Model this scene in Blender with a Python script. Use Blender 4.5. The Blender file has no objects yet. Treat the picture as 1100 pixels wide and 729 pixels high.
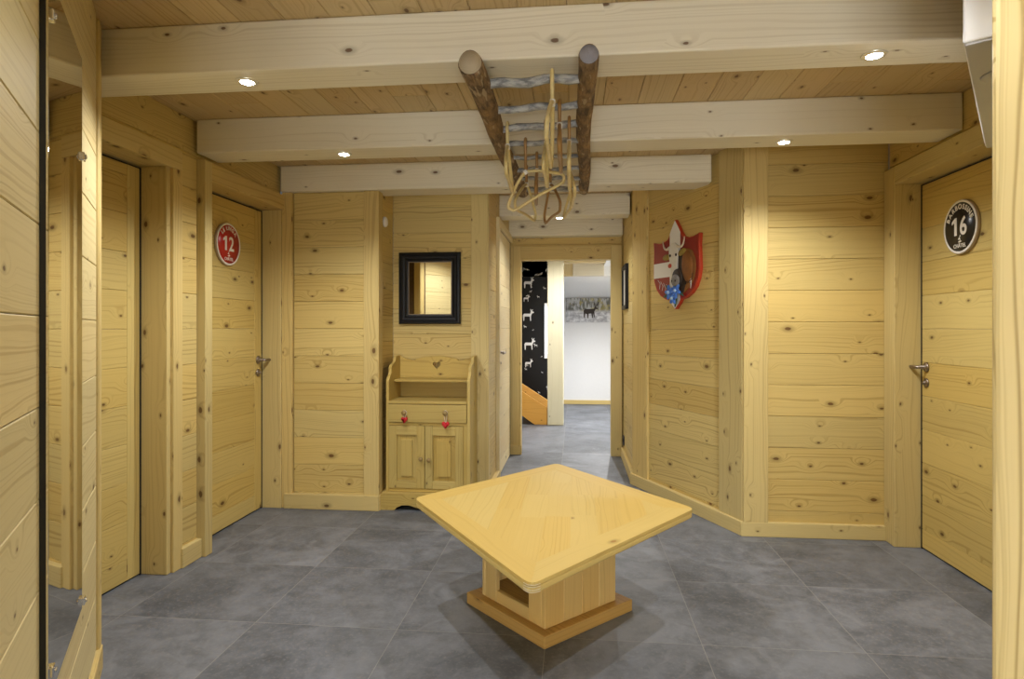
import bpy, bmesh, math, random
from mathutils import Matrix, Vector, Euler

random.seed(7)
sc = bpy.context.scene
C = sc.collection
PI = math.pi
V = Vector

# ------------------------------------------------------------------ materials
def new_mat(name):
    m = bpy.data.materials.new(name); m.use_nodes = True
    nt = m.node_tree
    b = nt.nodes.get('Principled BSDF')
    return m, nt, b

class G:
    """small helper to wire shader nodes"""
    def __init__(s, nt): s.nt = nt
    def n(s, t, **k):
        x = s.nt.nodes.new(t)
        for a, v in k.items(): setattr(x, a, v)
        return x
    def put(s, sock, v):
        if isinstance(v, bpy.types.NodeSocket): s.nt.links.new(v, sock)
        else: sock.default_value = v
    def m(s, op, a, b=0.0, c=None):
        x = s.n('ShaderNodeMath', operation=op)
        s.put(x.inputs[0], a); s.put(x.inputs[1], b)
        if c is not None: s.put(x.inputs[2], c)
        return x.outputs[0]
    def xyz(s, v):
        x = s.n('ShaderNodeSeparateXYZ'); s.put(x.inputs[0], v); return x.outputs
    def comb(s, a, b, c=0.0):
        x = s.n('ShaderNodeCombineXYZ')
        for i, v in enumerate((a, b, c)): s.put(x.inputs[i], v)
        return x.outputs[0]
    def noise(s, vec, scale=1.0, detail=2.0, rough=.5, dist=0.0, dim='3D', w=None):
        x = s.n('ShaderNodeTexNoise', noise_dimensions=dim)
        if vec is not None: s.put(x.inputs['Vector'], vec)
        if w is not None: s.put(x.inputs['W'], w)
        x.inputs['Scale'].default_value = scale; x.inputs['Detail'].default_value = detail
        x.inputs['Roughness'].default_value = rough; x.inputs['Distortion'].default_value = dist
        return x.outputs['Fac']
    def smooth(s, v, a, b, o0=0.0, o1=1.0):
        x = s.n('ShaderNodeMapRange', interpolation_type='SMOOTHSTEP')
        s.put(x.inputs[0], v)
        for i, k in enumerate((a, b, o0, o1)): s.put(x.inputs[i + 1], k)
        return x.outputs[0]
    def mix(s, f, a, b, mode='MIX'):
        x = s.n('ShaderNodeMix', data_type='RGBA', blend_type=mode)
        s.put(x.inputs[0], f)
        for sock, v in ((x.inputs[6], a), (x.inputs[7], b)):
            s.put(sock, v if isinstance(v, bpy.types.NodeSocket) else (*v, 1.0))
        return x.outputs[2]

def pine(name, base, dark, knot=(.10, .04, .012), ring=.42, knots=.55, rough=.5, tone=.075, spec=.3, sat=.5, fig=1.0, freq=85):
    """knotty pine: growth rings bending round knots, fine fibre, each board its own tone (corner colour 'board')"""
    m, nt, b = new_mat(name); g = G(nt)
    uv = g.n('ShaderNodeUVMap'); uv.uv_map = 'grain'
    at = g.n('ShaderNodeAttribute'); at.attribute_name = 'board'
    u, v, _ = g.xyz(uv.outputs[0])
    br, bg, bb = g.xyz(at.outputs['Color'])
    # knots
    kv = g.comb(g.m('MULTIPLY', u, 4.4), g.m('MULTIPLY', v, 8.2))
    vo = g.n('ShaderNodeTexVoronoi', voronoi_dimensions='2D', feature='F1')
    g.put(vo.inputs['Vector'], kv); vo.inputs['Scale'].default_value = 1.0
    d = vo.outputs['Distance']
    cr, cg, cb = g.xyz(vo.outputs['Color'])
    has = g.m('LESS_THAN', cr, knots)
    big = g.m('MULTIPLY_ADD', g.m('POWER', cg, 3.0), .06, .026)
    wob = g.m('MULTIPLY_ADD', g.noise(g.comb(g.m('MULTIPLY', u, 40), g.m('MULTIPLY', v, 90)), 1.0, 2.0), .05, -.025)
    dd = g.m('ADD', d, wob)
    core = g.m('MULTIPLY', g.smooth(dd, g.m('MULTIPLY', big, .75), g.m('MULTIPLY', big, 1.25), 1.0, 0.0), has)
    halo = g.m('MULTIPLY', g.smooth(dd, big, g.m('MULTIPLY', big, 3.2), 1.0, 0.0), has)
    bend = g.m('MULTIPLY', g.smooth(d, 0.0, .42, 1.0, 0.0), has)
    # rings
    low = g.noise(g.comb(g.m('MULTIPLY', u, .55), g.m('MULTIPLY', v, 3.2), g.m('MULTIPLY', bb, 20)), 1.0, 3.0, .5)
    r = g.m('ADD', g.m('ADD', v, g.m('MULTIPLY', low, .22 * fig)), g.m('MULTIPLY', bend, .05 * fig))
    lines = g.noise(None, 1.0, 1.5, .6, dim='1D', w=g.m('MULTIPLY', r, freq))
    lines = g.smooth(lines, .46, .70)
    amp = g.noise(g.comb(g.m('MULTIPLY', u, .5), g.m('MULTIPLY', v, 5)), 1.0, 2.0)
    lines = g.m('MULTIPLY', lines, g.smooth(amp, .32, .62, .25, 1.0))
    fib = g.noise(g.comb(g.m('MULTIPLY', u, 7), g.m('MULTIPLY', v, 260)), 1.0, 2.0)
    patch = g.noise(g.comb(g.m('MULTIPLY', u, 1.3), g.m('MULTIPLY', v, 5), bb), 1.0, 2.0)
    k = g.m('MULTIPLY', lines, ring)
    k = g.m('ADD', k, g.m('MULTIPLY', g.m('SUBTRACT', fib, .5), .22))
    k = g.m('ADD', k, g.m('MULTIPLY', g.m('SUBTRACT', patch, .5), .35))
    x = g.n('ShaderNodeClamp'); g.put(x.inputs[0], k); k = x.outputs[0]
    col = g.mix(k, base, dark)
    col = g.mix(g.m('MULTIPLY', halo, .45), col, tuple(.55 * a for a in dark))
    col = g.mix(g.m('MULTIPLY', core, .85), col, knot)
    hs = g.n('ShaderNodeHueSaturation')
    g.put(hs.inputs['Hue'], g.m('MULTIPLY_ADD', bg, .008, .496))
    g.put(hs.inputs['Saturation'], g.m('MULTIPLY_ADD', bg, -.10, 1.05))
    g.put(hs.inputs['Value'], g.m('MULTIPLY_ADD', br, tone * 2, 1 - tone))
    g.put(hs.inputs['Color'], col)
    g.put(b.inputs['Base Color'], hs.outputs[0])
    b.inputs['Roughness'].default_value = rough
    b.inputs['Specular IOR Level'].default_value = spec
    bp = g.n('ShaderNodeBump'); bp.inputs['Strength'].default_value = .08; bp.inputs['Distance'].default_value = .002
    g.put(bp.inputs['Height'], g.m('ADD', lines, fib)); g.put(b.inputs['Normal'], bp.outputs[0])
    return m

def plain(name, col, rough=.5, metal=0.0, spec=.5, emit=None, es=1.0, noise=0.0, nscale=30):
    m, nt, b = new_mat(name); g = G(nt)
    if noise:
        tc = g.n('ShaderNodeTexCoord')
        f = g.noise(tc.outputs['Object'], nscale, 4.0, .6)
        g.put(b.inputs['Base Color'], g.mix(f, tuple(max(0, c * (1 - noise)) for c in col), tuple(min(1, c * (1 + noise)) for c in col)))
    else:
        b.inputs['Base Color'].default_value = (*col, 1)
    b.inputs['Roughness'].default_value = rough; b.inputs['Metallic'].default_value = metal
    b.inputs['Specular IOR Level'].default_value = spec
    if emit:
        b.inputs['Emission Color'].default_value = (*emit, 1); b.inputs['Emission Strength'].default_value = es
    return m

M = {}
M['wall'] = pine('pine_wall', (.61, .462, .172), (.34, .220, .060), knots=.5, ring=.6)
M['trim'] = pine('pine_trim', (.60, .468, .195), (.37, .246, .082), knots=.5, ring=.5)
M['door'] = pine('pine_door', (.59, .442, .148), (.34, .216, .052), knots=.5, ring=.5)
M['beam'] = pine('pine_beam', (.76, .71, .57), (.50, .43, .29), knots=.35, ring=.4, tone=.06, fig=.8)
M['ceil'] = pine('pine_ceiling', (.56, .425, .225), (.34, .22, .09), knots=.62, ring=.5)
M['pale'] = pine('pine_pale', (.72, .60, .34), (.52, .38, .17), knots=.35, ring=.3, tone=.08)
M['table'] = pine('honey_pine_lacquered', (.55, .395, .122), (.41, .265, .06), knot=(.28, .13, .025), knots=.12, ring=.4, rough=.5, spec=.25, tone=.015)
M['tblock'] = pine('honey_pine_column', (.68, .47, .17), (.46, .27, .08), knots=.35, ring=.42, tone=.1)
M['plinth'] = pine('brown_pine_plinth', (.52, .32, .095), (.30, .15, .035), knots=.5, ring=.5)
M['cab'] = pine('antique_pine', (.48, .35, .105), (.26, .165, .035), knots=.3, ring=.4, tone=.08)
M['post'] = pine('pine_post', (.66, .53, .25), (.38, .26, .09), knots=.35, ring=.9, fig=.9, freq=60)
M['stair'] = pine('orange_pine_stair', (.62, .35, .09), (.42, .2, .04), knots=.3, ring=.4)
M['gap'] = plain('shadow_gap_timber', (.10, .06, .025), .8, noise=.3)
M['black'] = plain('black_paint', (.008, .008, .009), .45, spec=.25)
M['gasket'] = plain('black_rubber_seal', (.01, .01, .01), .6)
M['white'] = plain('white_plaster', (.80, .80, .80), .7, noise=.03)
M['whitep'] = plain('white_plastic', (.78, .78, .79), .35)
M['greyp'] = plain('grey_plastic', (.44, .44, .46), .5)
M['mirror'] = plain('mirror_silver', (.90, .91, .89), .015, 1.0)
M['mirror2'] = plain('bronze_mirror_silver', (.74, .72, .66), .02, 1.0)
M['chrome'] = plain('chrome', (.75, .75, .77), .12, 1.0)
M['brass'] = plain('aged_nickel', (.32, .27, .23), .35, 1.0)
M['lamp'] = plain('lamp_lens', (1, 1, 1), .3, emit=(1, .96, .88), es=60)
M['ring'] = plain('downlight_ring', (.8, .8, .78), .3, .6)
M['red'] = plain('red_enamel', (.50, .022, .014), .3)
M['redheart'] = plain('red_felt', (.52, .008, .015), .6, noise=.25)
M['signblk'] = plain('black_enamel', (.014, .012, .012), .3)
M['signwht'] = plain('white_enamel', (.82, .80, .76), .4)
M['signedge'] = plain('sign_edge', (.45, .36, .26), .5)
M['shred'] = plain('shield_red', (.27, .012, .009), .35, noise=.25, nscale=9)
M['shedge'] = plain('shield_edge_red', (.46, .042, .014), .45)
M['shwht'] = plain('shield_white', (.80, .80, .80), .4)
M['cowbrn'] = plain('cow_brown', (.26, .10, .022), .65, noise=.6, nscale=14)
M['cowdrk'] = plain('cow_dark', (.035, .022, .016), .6, noise=.4, nscale=30)
M['cowwht'] = plain('cow_white', (.72, .70, .66), .6, noise=.1, nscale=40)
M['cowgry'] = plain('cow_muzzle', (.22, .21, .21), .5, noise=.4, nscale=40)
M['horn'] = plain('cow_horn', (.75, .68, .55), .4)
M['ear'] = plain('cow_ear', (.30, .21, .04), .6, noise=.6, nscale=40)
M['blue'] = plain('gentian_blue', (.06, .20, .72), .5, noise=.4, nscale=50)
M['blue2'] = plain('pale_blue', (.42, .62, .90), .5)
M['leafg'] = plain('dark_green', (.03, .08, .05), .5)
M['cane'] = plain('rattan_cane', (.64, .52, .24), .38, noise=.35, nscale=40)
M['cane2'] = plain('dark_rattan_cane', (.30, .165, .05), .4, noise=.4, nscale=50)
M['bind'] = plain('white_binding', (.8, .8, .78), .5)
M['knob'] = plain('turned_pine', (.27, .18, .06), .4, noise=.25, nscale=60)
M['grime'] = plain('worn_edge', (.78, .72, .58), .5)
M['wallpaper'] = plain('black_wallpaper', (.006, .006, .007), .4, spec=.2)
M['motif'] = plain('white_print', (.62, .62, .62), .6)
M['paleglass'] = plain('lit_frosted_pane', (.7, .8, .9), .3, emit=(.75, .88, 1), es=1.3)

def bark():
    m, nt, b = new_mat('bark'); g = G(nt)
    tc = g.n('ShaderNodeTexCoord'); p = tc.outputs['Object']
    x, y, z = g.xyz(p)
    q = g.comb(g.m('MULTIPLY', x, 45), g.m('MULTIPLY', y, 9), g.m('MULTIPLY', z, 45))
    a = g.noise(q, 1.0, 5, .65, .6)
    vo = g.n('ShaderNodeTexVoronoi', feature='DISTANCE_TO_EDGE')
    g.put(vo.inputs['Vector'], g.comb(g.m('MULTIPLY', x, 50), g.m('MULTIPLY', y, 12), g.m('MULTIPLY', z, 50))); vo.inputs['Scale'].default_value = 1.0
    crack = g.smooth(vo.outputs['Distance'], .0, .10, 1.0, 0.0)
    big = g.noise(p, 6, 3)
    col = g.mix(g.smooth(a, .3, .7), (.045, .024, .011), (.27, .17, .08))
    col = g.mix(g.smooth(big, .48, .66, 0, .55), col, (.34, .20, .065))
    col = g.mix(g.m('MULTIPLY', crack, .22), col, (.03, .015, .006))
    flecks = g.smooth(g.noise(q, .9, 2, .5), .60, .66, 0, .75)
    col = g.mix(flecks, col, (.42, .33, .20))
    g.put(b.inputs['Base Color'], col); b.inputs['Roughness'].default_value = .75
    bp = g.n('ShaderNodeBump'); bp.inputs['Strength'].default_value = .7; bp.inputs['Distance'].default_value = .006
    g.put(bp.inputs['Height'], g.m('SUBTRACT', a, g.m('MULTIPLY', crack, .35))); g.put(b.inputs['Normal'], bp.outputs[0])
    return m
M['bark'] = bark()

def cutend():
    m, nt, b = new_mat('sawn_log_end'); g = G(nt)
    tc = g.n('ShaderNodeTexCoord'); x, y, z = g.xyz(tc.outputs['Generated'])
    dx, dz = g.m('SUBTRACT', x, .5), g.m('SUBTRACT', z, .5)
    r = g.m('SQRT', g.m('ADD', g.m('MULTIPLY', dx, dx), g.m('MULTIPLY', dz, dz)))
    nz = g.noise(tc.outputs['Generated'], 7, 3)
    f = g.noise(None, 1.0, 2, .6, dim='1D', w=g.m('ADD', g.m('MULTIPLY', r, 38), g.m('MULTIPLY', nz, 3)))
    g.put(b.inputs['Base Color'], g.mix(f, (.30, .235, .15), (.52, .44, .31))); b.inputs['Roughness'].default_value = .8
    return m
M['cutend'] = cutend()

def rungmat():
    m, nt, b = new_mat('weathered_grey_branch'); g = G(nt)
    tc = g.n('ShaderNodeTexCoord'); x, y, z = g.xyz(tc.outputs['Object'])
    f = g.noise(g.comb(g.m('MULTIPLY', x, 22), g.m('MULTIPLY', y, 60), g.m('MULTIPLY', z, 60)), 1.0, 4, .6, .4)
    g.put(b.inputs['Base Color'], g.mix(g.smooth(f, .3, .7), (.13, .135, .145), (.46, .46, .45))); b.inputs['Roughness'].default_value = .7
    bp = g.n('ShaderNodeBump'); bp.inputs['Strength'].default_value = .5; bp.inputs['Distance'].default_value = .004
    g.put(bp.inputs['Height'], f); g.put(b.inputs['Normal'], bp.outputs[0])
    return m
M['rung'] = rungmat()

def floormat():
    m, nt, b = new_mat('slate_grey_tile'); g = G(nt)
    tc = g.n('ShaderNodeTexCoord'); p = tc.outputs['Object']
    x, y, z = g.xyz(p)
    T = .6015
    tx = g.m('DIVIDE', g.m('ADD', x, .112), T); ty = g.m('DIVIDE', g.m('SUBTRACT', y, 3.029), T)
    ix, iy = g.m('FLOOR', tx), g.m('FLOOR', ty)
    fx, fy = g.m('SUBTRACT', tx, ix), g.m('SUBTRACT', ty, iy)
    ex = g.m('MINIMUM', fx, g.m('SUBTRACT', 1.0, fx)); ey = g.m('MINIMUM', fy, g.m('SUBTRACT', 1.0, fy))
    edge = g.m('MINIMUM', ex, ey)
    grout = g.smooth(edge, .0014, .0034, 1.0, 0.0)
    wn = g.n('ShaderNodeTexWhiteNoise', noise_dimensions='2D'); g.put(wn.inputs['Vector'], g.comb(ix, iy))
    rnd = wn.outputs['Value']
    off = g.n('ShaderNodeVectorMath', operation='MULTIPLY_ADD')
    g.put(off.inputs[0], wn.outputs['Color']); off.inputs[1].default_value = (40, 40, 40); g.put(off.inputs[2], p)
    q = off.outputs[0]
    n1 = g.noise(q, 2.2, 7, .62, .9)
    n2 = g.noise(q, 14, 6, .7, .3)
    n3 = g.noise(q, 70, 3, .6)
    streak = g.smooth(g.noise(q, 3.0, 4, .55, 2.2), .56, .70)
    f = g.m('ADD', g.m('MULTIPLY', n1, .62), g.m('MULTIPLY', n2, .38))
    col = g.mix(g.smooth(f, .34, .66), (.074, .082, .097), (.182, .195, .222))
    col = g.mix(g.m('MULTIPLY', streak, .35), col, (.24, .253, .28))
    col = g.mix(g.m('MULTIPLY', g.smooth(n3, .5, .72), .4), col, (.225, .228, .236))
    hs = g.n('ShaderNodeHueSaturation'); g.put(hs.inputs['Value'], g.m('MULTIPLY_ADD', rnd, .22, .89)); g.put(hs.inputs['Color'], col)
    col = g.mix(g.m('MULTIPLY', grout, .6), hs.outputs[0], (.30, .29, .275))
    g.put(b.inputs['Base Color'], col)
    g.put(b.inputs['Roughness'], g.m('MULTIPLY_ADD', n2, .25, .36))
    b.inputs['Specular IOR Level'].default_value = .4
    bp = g.n('ShaderNodeBump'); bp.inputs['Strength'].default_value = .25; bp.inputs['Distance'].default_value = .004
    g.put(bp.inputs['Height'], g.m('SUBTRACT', g.m('MULTIPLY', n2, .25), grout)); g.put(b.inputs['Normal'], bp.outputs[0])
    return m
M['floor'] = floormat()

def snowphoto():
    m, nt, b = new_mat('winter_forest_print'); g = G(nt)
    tc = g.n('ShaderNodeTexCoord'); p = tc.outputs['Generated']
    x, y, z = g.xyz(p)
    a = g.noise(g.comb(g.m('MULTIPLY', x, 9), z, g.m('MULTIPLY', z, 2.5)), 1.0, 5, .7)
    t = g.noise(g.comb(g.m('MULTIPLY', x, 26), 0.0, g.m('MULTIPLY', z, 3)), 1.0, 3, .6)
    snow = g.noise(g.comb(g.m('MULTIPLY', x, 14), 0.0, g.m('MULTIPLY', z, 6)), 1.0, 6, .7)
    up = g.smooth(z, .38, .55)
    c1 = g.mix(g.smooth(t, .42, .6), (.14, .14, .12), (.50, .50, .50))
    c1 = g.mix(g.m('MULTIPLY', g.smooth(a, .5, .62), .6), c1, (.46, .37, .08))
    c2 = g.mix(g.smooth(snow, .35, .65), (.35, .35, .38), (.80, .80, .82))
    g.put(b.inputs['Base Color'], g.mix(up, c2, c1)); b.inputs['Roughness'].default_value = .5
    return m
M['photo'] = snowphoto()

# ------------------------------------------------------------------ mesh helpers
def layers(bm):
    uv = bm.loops.layers.uv.get('grain') or bm.loops.layers.uv.new('grain')
    co = bm.loops.layers.float_color.get('board') or bm.loops.layers.float_color.new('board')
    return uv, co

def paint(bm, grain, faces=None, one=True):
    """grain UVs in metres by box projection along axis `grain` with a random offset, plus a random tone"""
    uv, co = layers(bm)
    u0, v0 = random.uniform(0, 60), random.uniform(0, 60)
    c = (random.random(), random.random(), random.random(), 1)
    ax = [i for i in range(3) if i != grain]
    for f in (faces or bm.faces):
        n = f.normal
        d = max(range(3), key=lambda i: abs(n[i]))
        for l in f.loops:
            p = l.vert.co
            if d == grain: q = (u0 + p[ax[0]] * .35, v0 + p[ax[1]])
            elif d == ax[0]: q = (u0 + p[grain], v0 + p[ax[1]])
            else: q = (u0 + p[grain], v0 + p[ax[0]] + .37)
            l[uv].uv = q; l[co] = c

def absorb(bm, tmp, mtx=None):
    if mtx is not None: tmp.transform(mtx)
    me = bpy.data.meshes.new('tmp'); tmp.to_mesh(me); tmp.free()
    bm.from_mesh(me); bpy.data.meshes.remove(me)

def newbm():
    bm = bmesh.new(); layers(bm); return bm

def box(bm, x0, x1, y0, y1, z0, z1, grain=2, bev=.0025, mtx=None, segs=1):
    t = newbm()
    bmesh.ops.create_cube(t, size=1.0)
    sx, sy, sz = x1 - x0, y1 - y0, z1 - z0
    for v in t.verts:
        v.co = V(((v.co.x + .5) * sx + x0, (v.co.y + .5) * sy + y0, (v.co.z + .5) * sz + z0))
    bv = min(bev, .3 * min(abs(sx), abs(sy), abs(sz)))
    if bv > 1e-5: bmesh.ops.bevel(t, geom=t.edges[:], offset=bv, segments=segs, affect='EDGES', profile=.5)
    t.normal_update(); paint(t, grain)
    absorb(bm, t, mtx); return bm

def prism(bm, pts, axis, a, b, grain=2, bev=0.0, mtx=None, holes=()):
    """extrude a 2D outline (in the other two axes, in order) from a to b along axis"""
    t = newbm()
    ax = [i for i in range(3) if i != axis]
    def mk(p, w):
        c = [0, 0, 0]; c[ax[0]] = p[0]; c[ax[1]] = p[1]; c[axis] = w
        return t.verts.new(c)
    loops = [list(pts)] + [list(h) for h in holes]
    for w in (a, b):
        es = []
        for lp in loops:
            vs = [mk(p, w) for p in lp]
            es += [t.edges.new((vs[i], vs[(i + 1) % len(vs)])) for i in range(len(vs))]
        bmesh.ops.triangle_fill(t, use_beauty=True, use_dissolve=True, edges=es)
    t.verts.ensure_lookup_table()
    n = sum(len(l) for l in loops); k = 0
    for lp in loops:
        m_ = len(lp)
        for i in range(m_):
            j = (i + 1) % m_
            try: t.faces.new((t.verts[k + i], t.verts[k + j], t.verts[n + k + j], t.verts[n + k + i]))
            except ValueError: pass
        k += m_
    bmesh.ops.recalc_face_normals(t, faces=t.faces[:])
    if bev:
        es = [e for e in t.edges if len(e.link_faces) == 2 and e.calc_face_angle(0) > .9]
        bmesh.ops.bevel(t, geom=es, offset=bev, segments=2, affect='EDGES', profile=.5)
    t.normal_update(); paint(t, grain)
    absorb(bm, t, mtx); return bm

def catmull(pts, n=6, closed=False):
    P = [V(p) for p in pts]; out = []
    N = len(P); rng = N if closed else N - 1
    for i in range(rng):
        if closed: p0, p1, p2, p3 = P[(i - 1) % N], P[i], P[(i + 1) % N], P[(i + 2) % N]
        else: p0, p1, p2, p3 = P[max(i - 1, 0)], P[i], P[i + 1], P[min(i + 2, N - 1)]
        for k in range(n):
            t = k / n
            out.append(.5 * ((2 * p1) + (p2 - p0) * t + (2 * p0 - 5 * p1 + 4 * p2 - p3) * t * t + (3 * p1 - p0 - 3 * p2 + p3) * t ** 3))
    if not closed: out.append(P[-1])
    return out

def tube(bm, pts, r, segs=8, closed=False, cap=True, rf=None, grain=2):
    t = newbm(); P = [V(p) for p in pts]; N = len(P)
    up = V((0, 0, 1)); rings = []; prev = None
    for i in range(N):
        if closed: tg = (P[(i + 1) % N] - P[i - 1]).normalized()
        else: tg = (P[min(i + 1, N - 1)] - P[max(i - 1, 0)]).normalized()
        if prev is None:
            a = up if abs(tg.z) < .9 else V((1, 0, 0))
            nx = tg.cross(a).normalized()
        else:
            nx = (prev - tg * prev.dot(tg)).normalized()
        prev = nx; ny = tg.cross(nx)
        ring = []
        for k in range(segs):
            th = 2 * PI * k / segs
            rr = (r[i] if isinstance(r, (list, tuple)) else r) * (rf(i, k) if rf else 1)
            ring.append(t.verts.new(P[i] + (nx * math.cos(th) + ny * math.sin(th)) * rr))
        rings.append(ring)
    for i in range(N if closed else N - 1):
        A, B = rings[i], rings[(i + 1) % N]
        for k in range(segs):
            t.faces.new((A[k], A[(k + 1) % segs], B[(k + 1) % segs], B[k]))
    if cap and not closed:
        t.faces.new(list(reversed(rings[0]))); t.faces.new(rings[-1])
    bmesh.ops.recalc_face_normals(t, faces=t.faces[:])
    for f in t.faces: f.smooth = len(f.verts) == 4
    t.normal_update(); paint(t, grain)
    absorb(bm, t); return bm

def lathe(bm, prof, mtx=None, segs=24):
    """prof: (radius, height) about local Z"""
    t = newbm(); rings = []
    for r, z in prof:
        rings.append([t.verts.new((r * math.cos(2 * PI * k / segs), r * math.sin(2 * PI * k / segs), z)) for k in range(segs)] if r > 1e-6 else [t.verts.new((0, 0, z))])
    for A, B in zip(rings[:-1], rings[1:]):
        for k in range(segs):
            j = (k + 1) % segs
            if len(A) == 1 and len(B) == 1: continue
            if len(A) == 1: t.faces.new((A[0], B[j], B[k]))
            elif len(B) == 1: t.faces.new((A[k], A[j], B[0]))
            else: t.faces.new((A[k], A[j], B[j], B[k]))
    for A in (rings[0], rings[-1]):
        if len(A) > 1: t.faces.new(A)
    bmesh.ops.recalc_face_normals(t, faces=t.faces[:])
    for f in t.faces: f.smooth = len(f.verts) < 5
    t.normal_update(); paint(t, 2)
    absorb(bm, t, mtx); return bm

def obj(name, bm, mat, parent=None, loc=None):
    """link bm (built in world coordinates) as ONE mesh object; a child keeps its place under its parent"""
    me = bpy.data.meshes.new(name)
    if parent is not None: bm.transform(parent['_m'] if False else PM[parent.name].inverted())
    elif loc is not None: bm.transform(Matrix.Translation(-V(loc)))
    bm.normal_update(); bm.to_mesh(me); bm.free()
    for m in (mat if isinstance(mat, (list, tuple)) else [mat]): me.materials.append(m)
    o = bpy.data.objects.new(name, me); C.objects.link(o)
    w = Matrix.Identity(4)
    if parent is not None: o.parent = parent; w = PM[parent.name].copy()
    elif loc is not None: o.location = loc; w = Matrix.Translation(V(loc))
    PM[o.name] = w
    return o
PM = {}

def thing(name, label, cat, loc=(0, 0, 0), rz=0, group=None):
    o = bpy.data.objects.new(name, None); C.objects.link(o)
    o.location = loc; o.rotation_euler = (0, 0, rz); o.empty_display_size = .1
    PM[o.name] = Matrix.Translation(V(loc)) @ Matrix.Rotation(rz, 4, 'Z')
    return tag(o, label, cat, group)

def tag(o, label, cat, group=None):
    o['label'] = label; o['category'] = cat
    if group: o['group'] = group
    return o

def struct(name, bm, mat, parent=None, label=None):
    o = obj(name, bm, mat, parent)
    if parent is None: o['kind'] = 'structure'
    if label: o['label'] = label
    return o

def frame_mtx(p0, p1):
    """local x along p0->p1 (plan), local z up, local y = away from the room for a room on the right-hand side... (left normal)"""
    d = (V((p1[0], p1[1], 0)) - V((p0[0], p0[1], 0))).normalized()
    n = V((-d.y, d.x, 0))
    return Matrix(((d.x, n.x, 0, p0[0]), (d.y, n.y, 0, p0[1]), (0, 0, 1, 0), (0, 0, 0, 1))), math.hypot(p1[0] - p0[0], p1[1] - p0[1])

def boards(bm, p0, p1, z0, z1, pitch=.184, phase=.11, thick=.02, back=.03, x0=None, x1=None):
    """horizontal boarding; the room lies on local -y, boards occupy y 0..thick with a dark backing behind"""
    mt, L = frame_mtx(p0, p1)
    a = 0 if x0 is None else x0; b = L if x1 is None else x1
    z = z0; k = math.floor((z0 - phase) / pitch + 1e-6) + 1
    while z < z1 - 1e-4:
        zt = min(phase + k * pitch, z1)
        if zt - z > .004: box(bm, a, b, 0, thick, z + .0007, zt - .0007, 0, .0022, mt)
        z = zt; k += 1
    return bm

def wallpart(name, p0, p1, z0=0.0, z1=2.33, mat='wall', parent=None, pitch=.184, phase=.11):
    bm = boards(newbm(), p0, p1, z0, z1, pitch, phase)
    n0 = len(bm.faces)
    mt, L = frame_mtx(p0, p1)
    box(bm, 0, L, .021, .06, z0, z1, 0, 0, mt)
    bm.faces.ensure_lookup_table()
    for f in bm.faces[n0:]: f.material_index = 1
    return struct(name, bm, [M[mat], M['gap']], parent)

# ------------------------------------------------------------------ camera
F_PX, YAW, H = 660.0, math.atan2(67, 660), 1.22
cam = bpy.data.cameras.new('camera'); co = bpy.data.objects.new('camera', cam); C.objects.link(co)
cam.sensor_fit = 'HORIZONTAL'; cam.sensor_width = 36.0; cam.lens = 36.0 * F_PX / 1100
cam.shift_x = 0.0; cam.shift_y = -(364.5 - 352.0) / 1100
cam.clip_start = .02
co.location = (0, 0, H); co.rotation_euler = (PI / 2, 0, YAW)
sc.camera = co

# ------------------------------------------------------------------ floor and ceiling
ZB, ZC = 2.138, 2.315
bm = newbm(); box(bm, -2.6, 2.6, -2.6, 10.2, -.08, 0, 0, 0)
fl = struct('floor', bm, M['floor'])

bm = newbm(); x = -2.35
while x < 2.3:
    w = .166; cuts = [-2.55, random.uniform(-.8, .9), random.uniform(1.7, 2.9), random.uniform(3.4, 5.2), 6.05]
    for a, b in zip(cuts[:-1], cuts[1:]): box(bm, x + .0008, x + w - .0008, a + .001, b - .001, ZC, ZC + .02, 1, .0025)
    x += w
n0 = len(bm.faces); box(bm, -2.35, 2.4, -2.55, 6.1, ZC + .021, ZC + .06, 1, 0)
bm.faces.ensure_lookup_table()
for f in bm.faces[n0:]: f.material_index = 1
struct('ceiling', bm, [M['ceil'], M['gap']])

def beam(name, x0, x1, y0, y1, z0=ZB, mat='beam'):
    bm = newbm(); box(bm, x0, x1, y0, y1, z0, ZC - .0005, 0, .007, segs=2)
    return struct(name, bm, M[mat])
beam('ceiling_beam', -1.19, 1.10, 1.13, 1.32)
beam('ceiling_beam', -.72, .95, .18, .37)
beam('ceiling_beam', -.72, .95, -.77, -.58)
beam('ceiling_beam', -1.975, 1.52, 2.087, 2.277)
beam('ceiling_beam', -1.978, 1.795, 3.047, 3.243)
beam('ceiling_beam', -1.978, .86, 3.975, 4.180)
beam('ceiling_beam', -.618, .448, 5.035, 5.225)
beam('ceiling_beam', -.618, .448, 5.78, 5.93, 2.085)

# ------------------------------------------------------------------ walls of the hall
XL, XR = -2.0, 1.80        # board faces left and right
# left wall: strips between and above the two door frames (room lies to the right of +Y direction -> p0 near, p1 far has room on its right)
wallpart('wall_left', (XL, 1.9), (XL, 4.02), 2.115, 2.315)
wallpart('wall_left', (XL, 2.94), (XL, 3.085), 0.0, 2.115)
# back left wall, right-hand wall pieces
wallpart('wall_back', (-1.90, 4.012), (-1.40, 4.012), 0.0, 2.138, phase=.11)
wallpart('wall_niche', (-1.318, 4.06), (-1.318, 4.38), 0.0, 2.315, phase=.02)
wallpart('wall_niche', (-1.318, 4.38), (-.72, 4.38), 0.0, 2.315, phase=.07)
wallpart('wall_corridor', (-.617, 4.885), (-.617, 4.375), 0.0, 2.315) if False else None
# corridor left: room on +x side, so run along +Y
wallpart('wall_corridor', (-.617, 4.40), (-.617, 4.83), 0.0, 2.315, phase=.03)
wallpart('wall_corridor', (-.617, 4.83), (-.617, 5.93), 2.05, 2.315, phase=.03)
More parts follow.
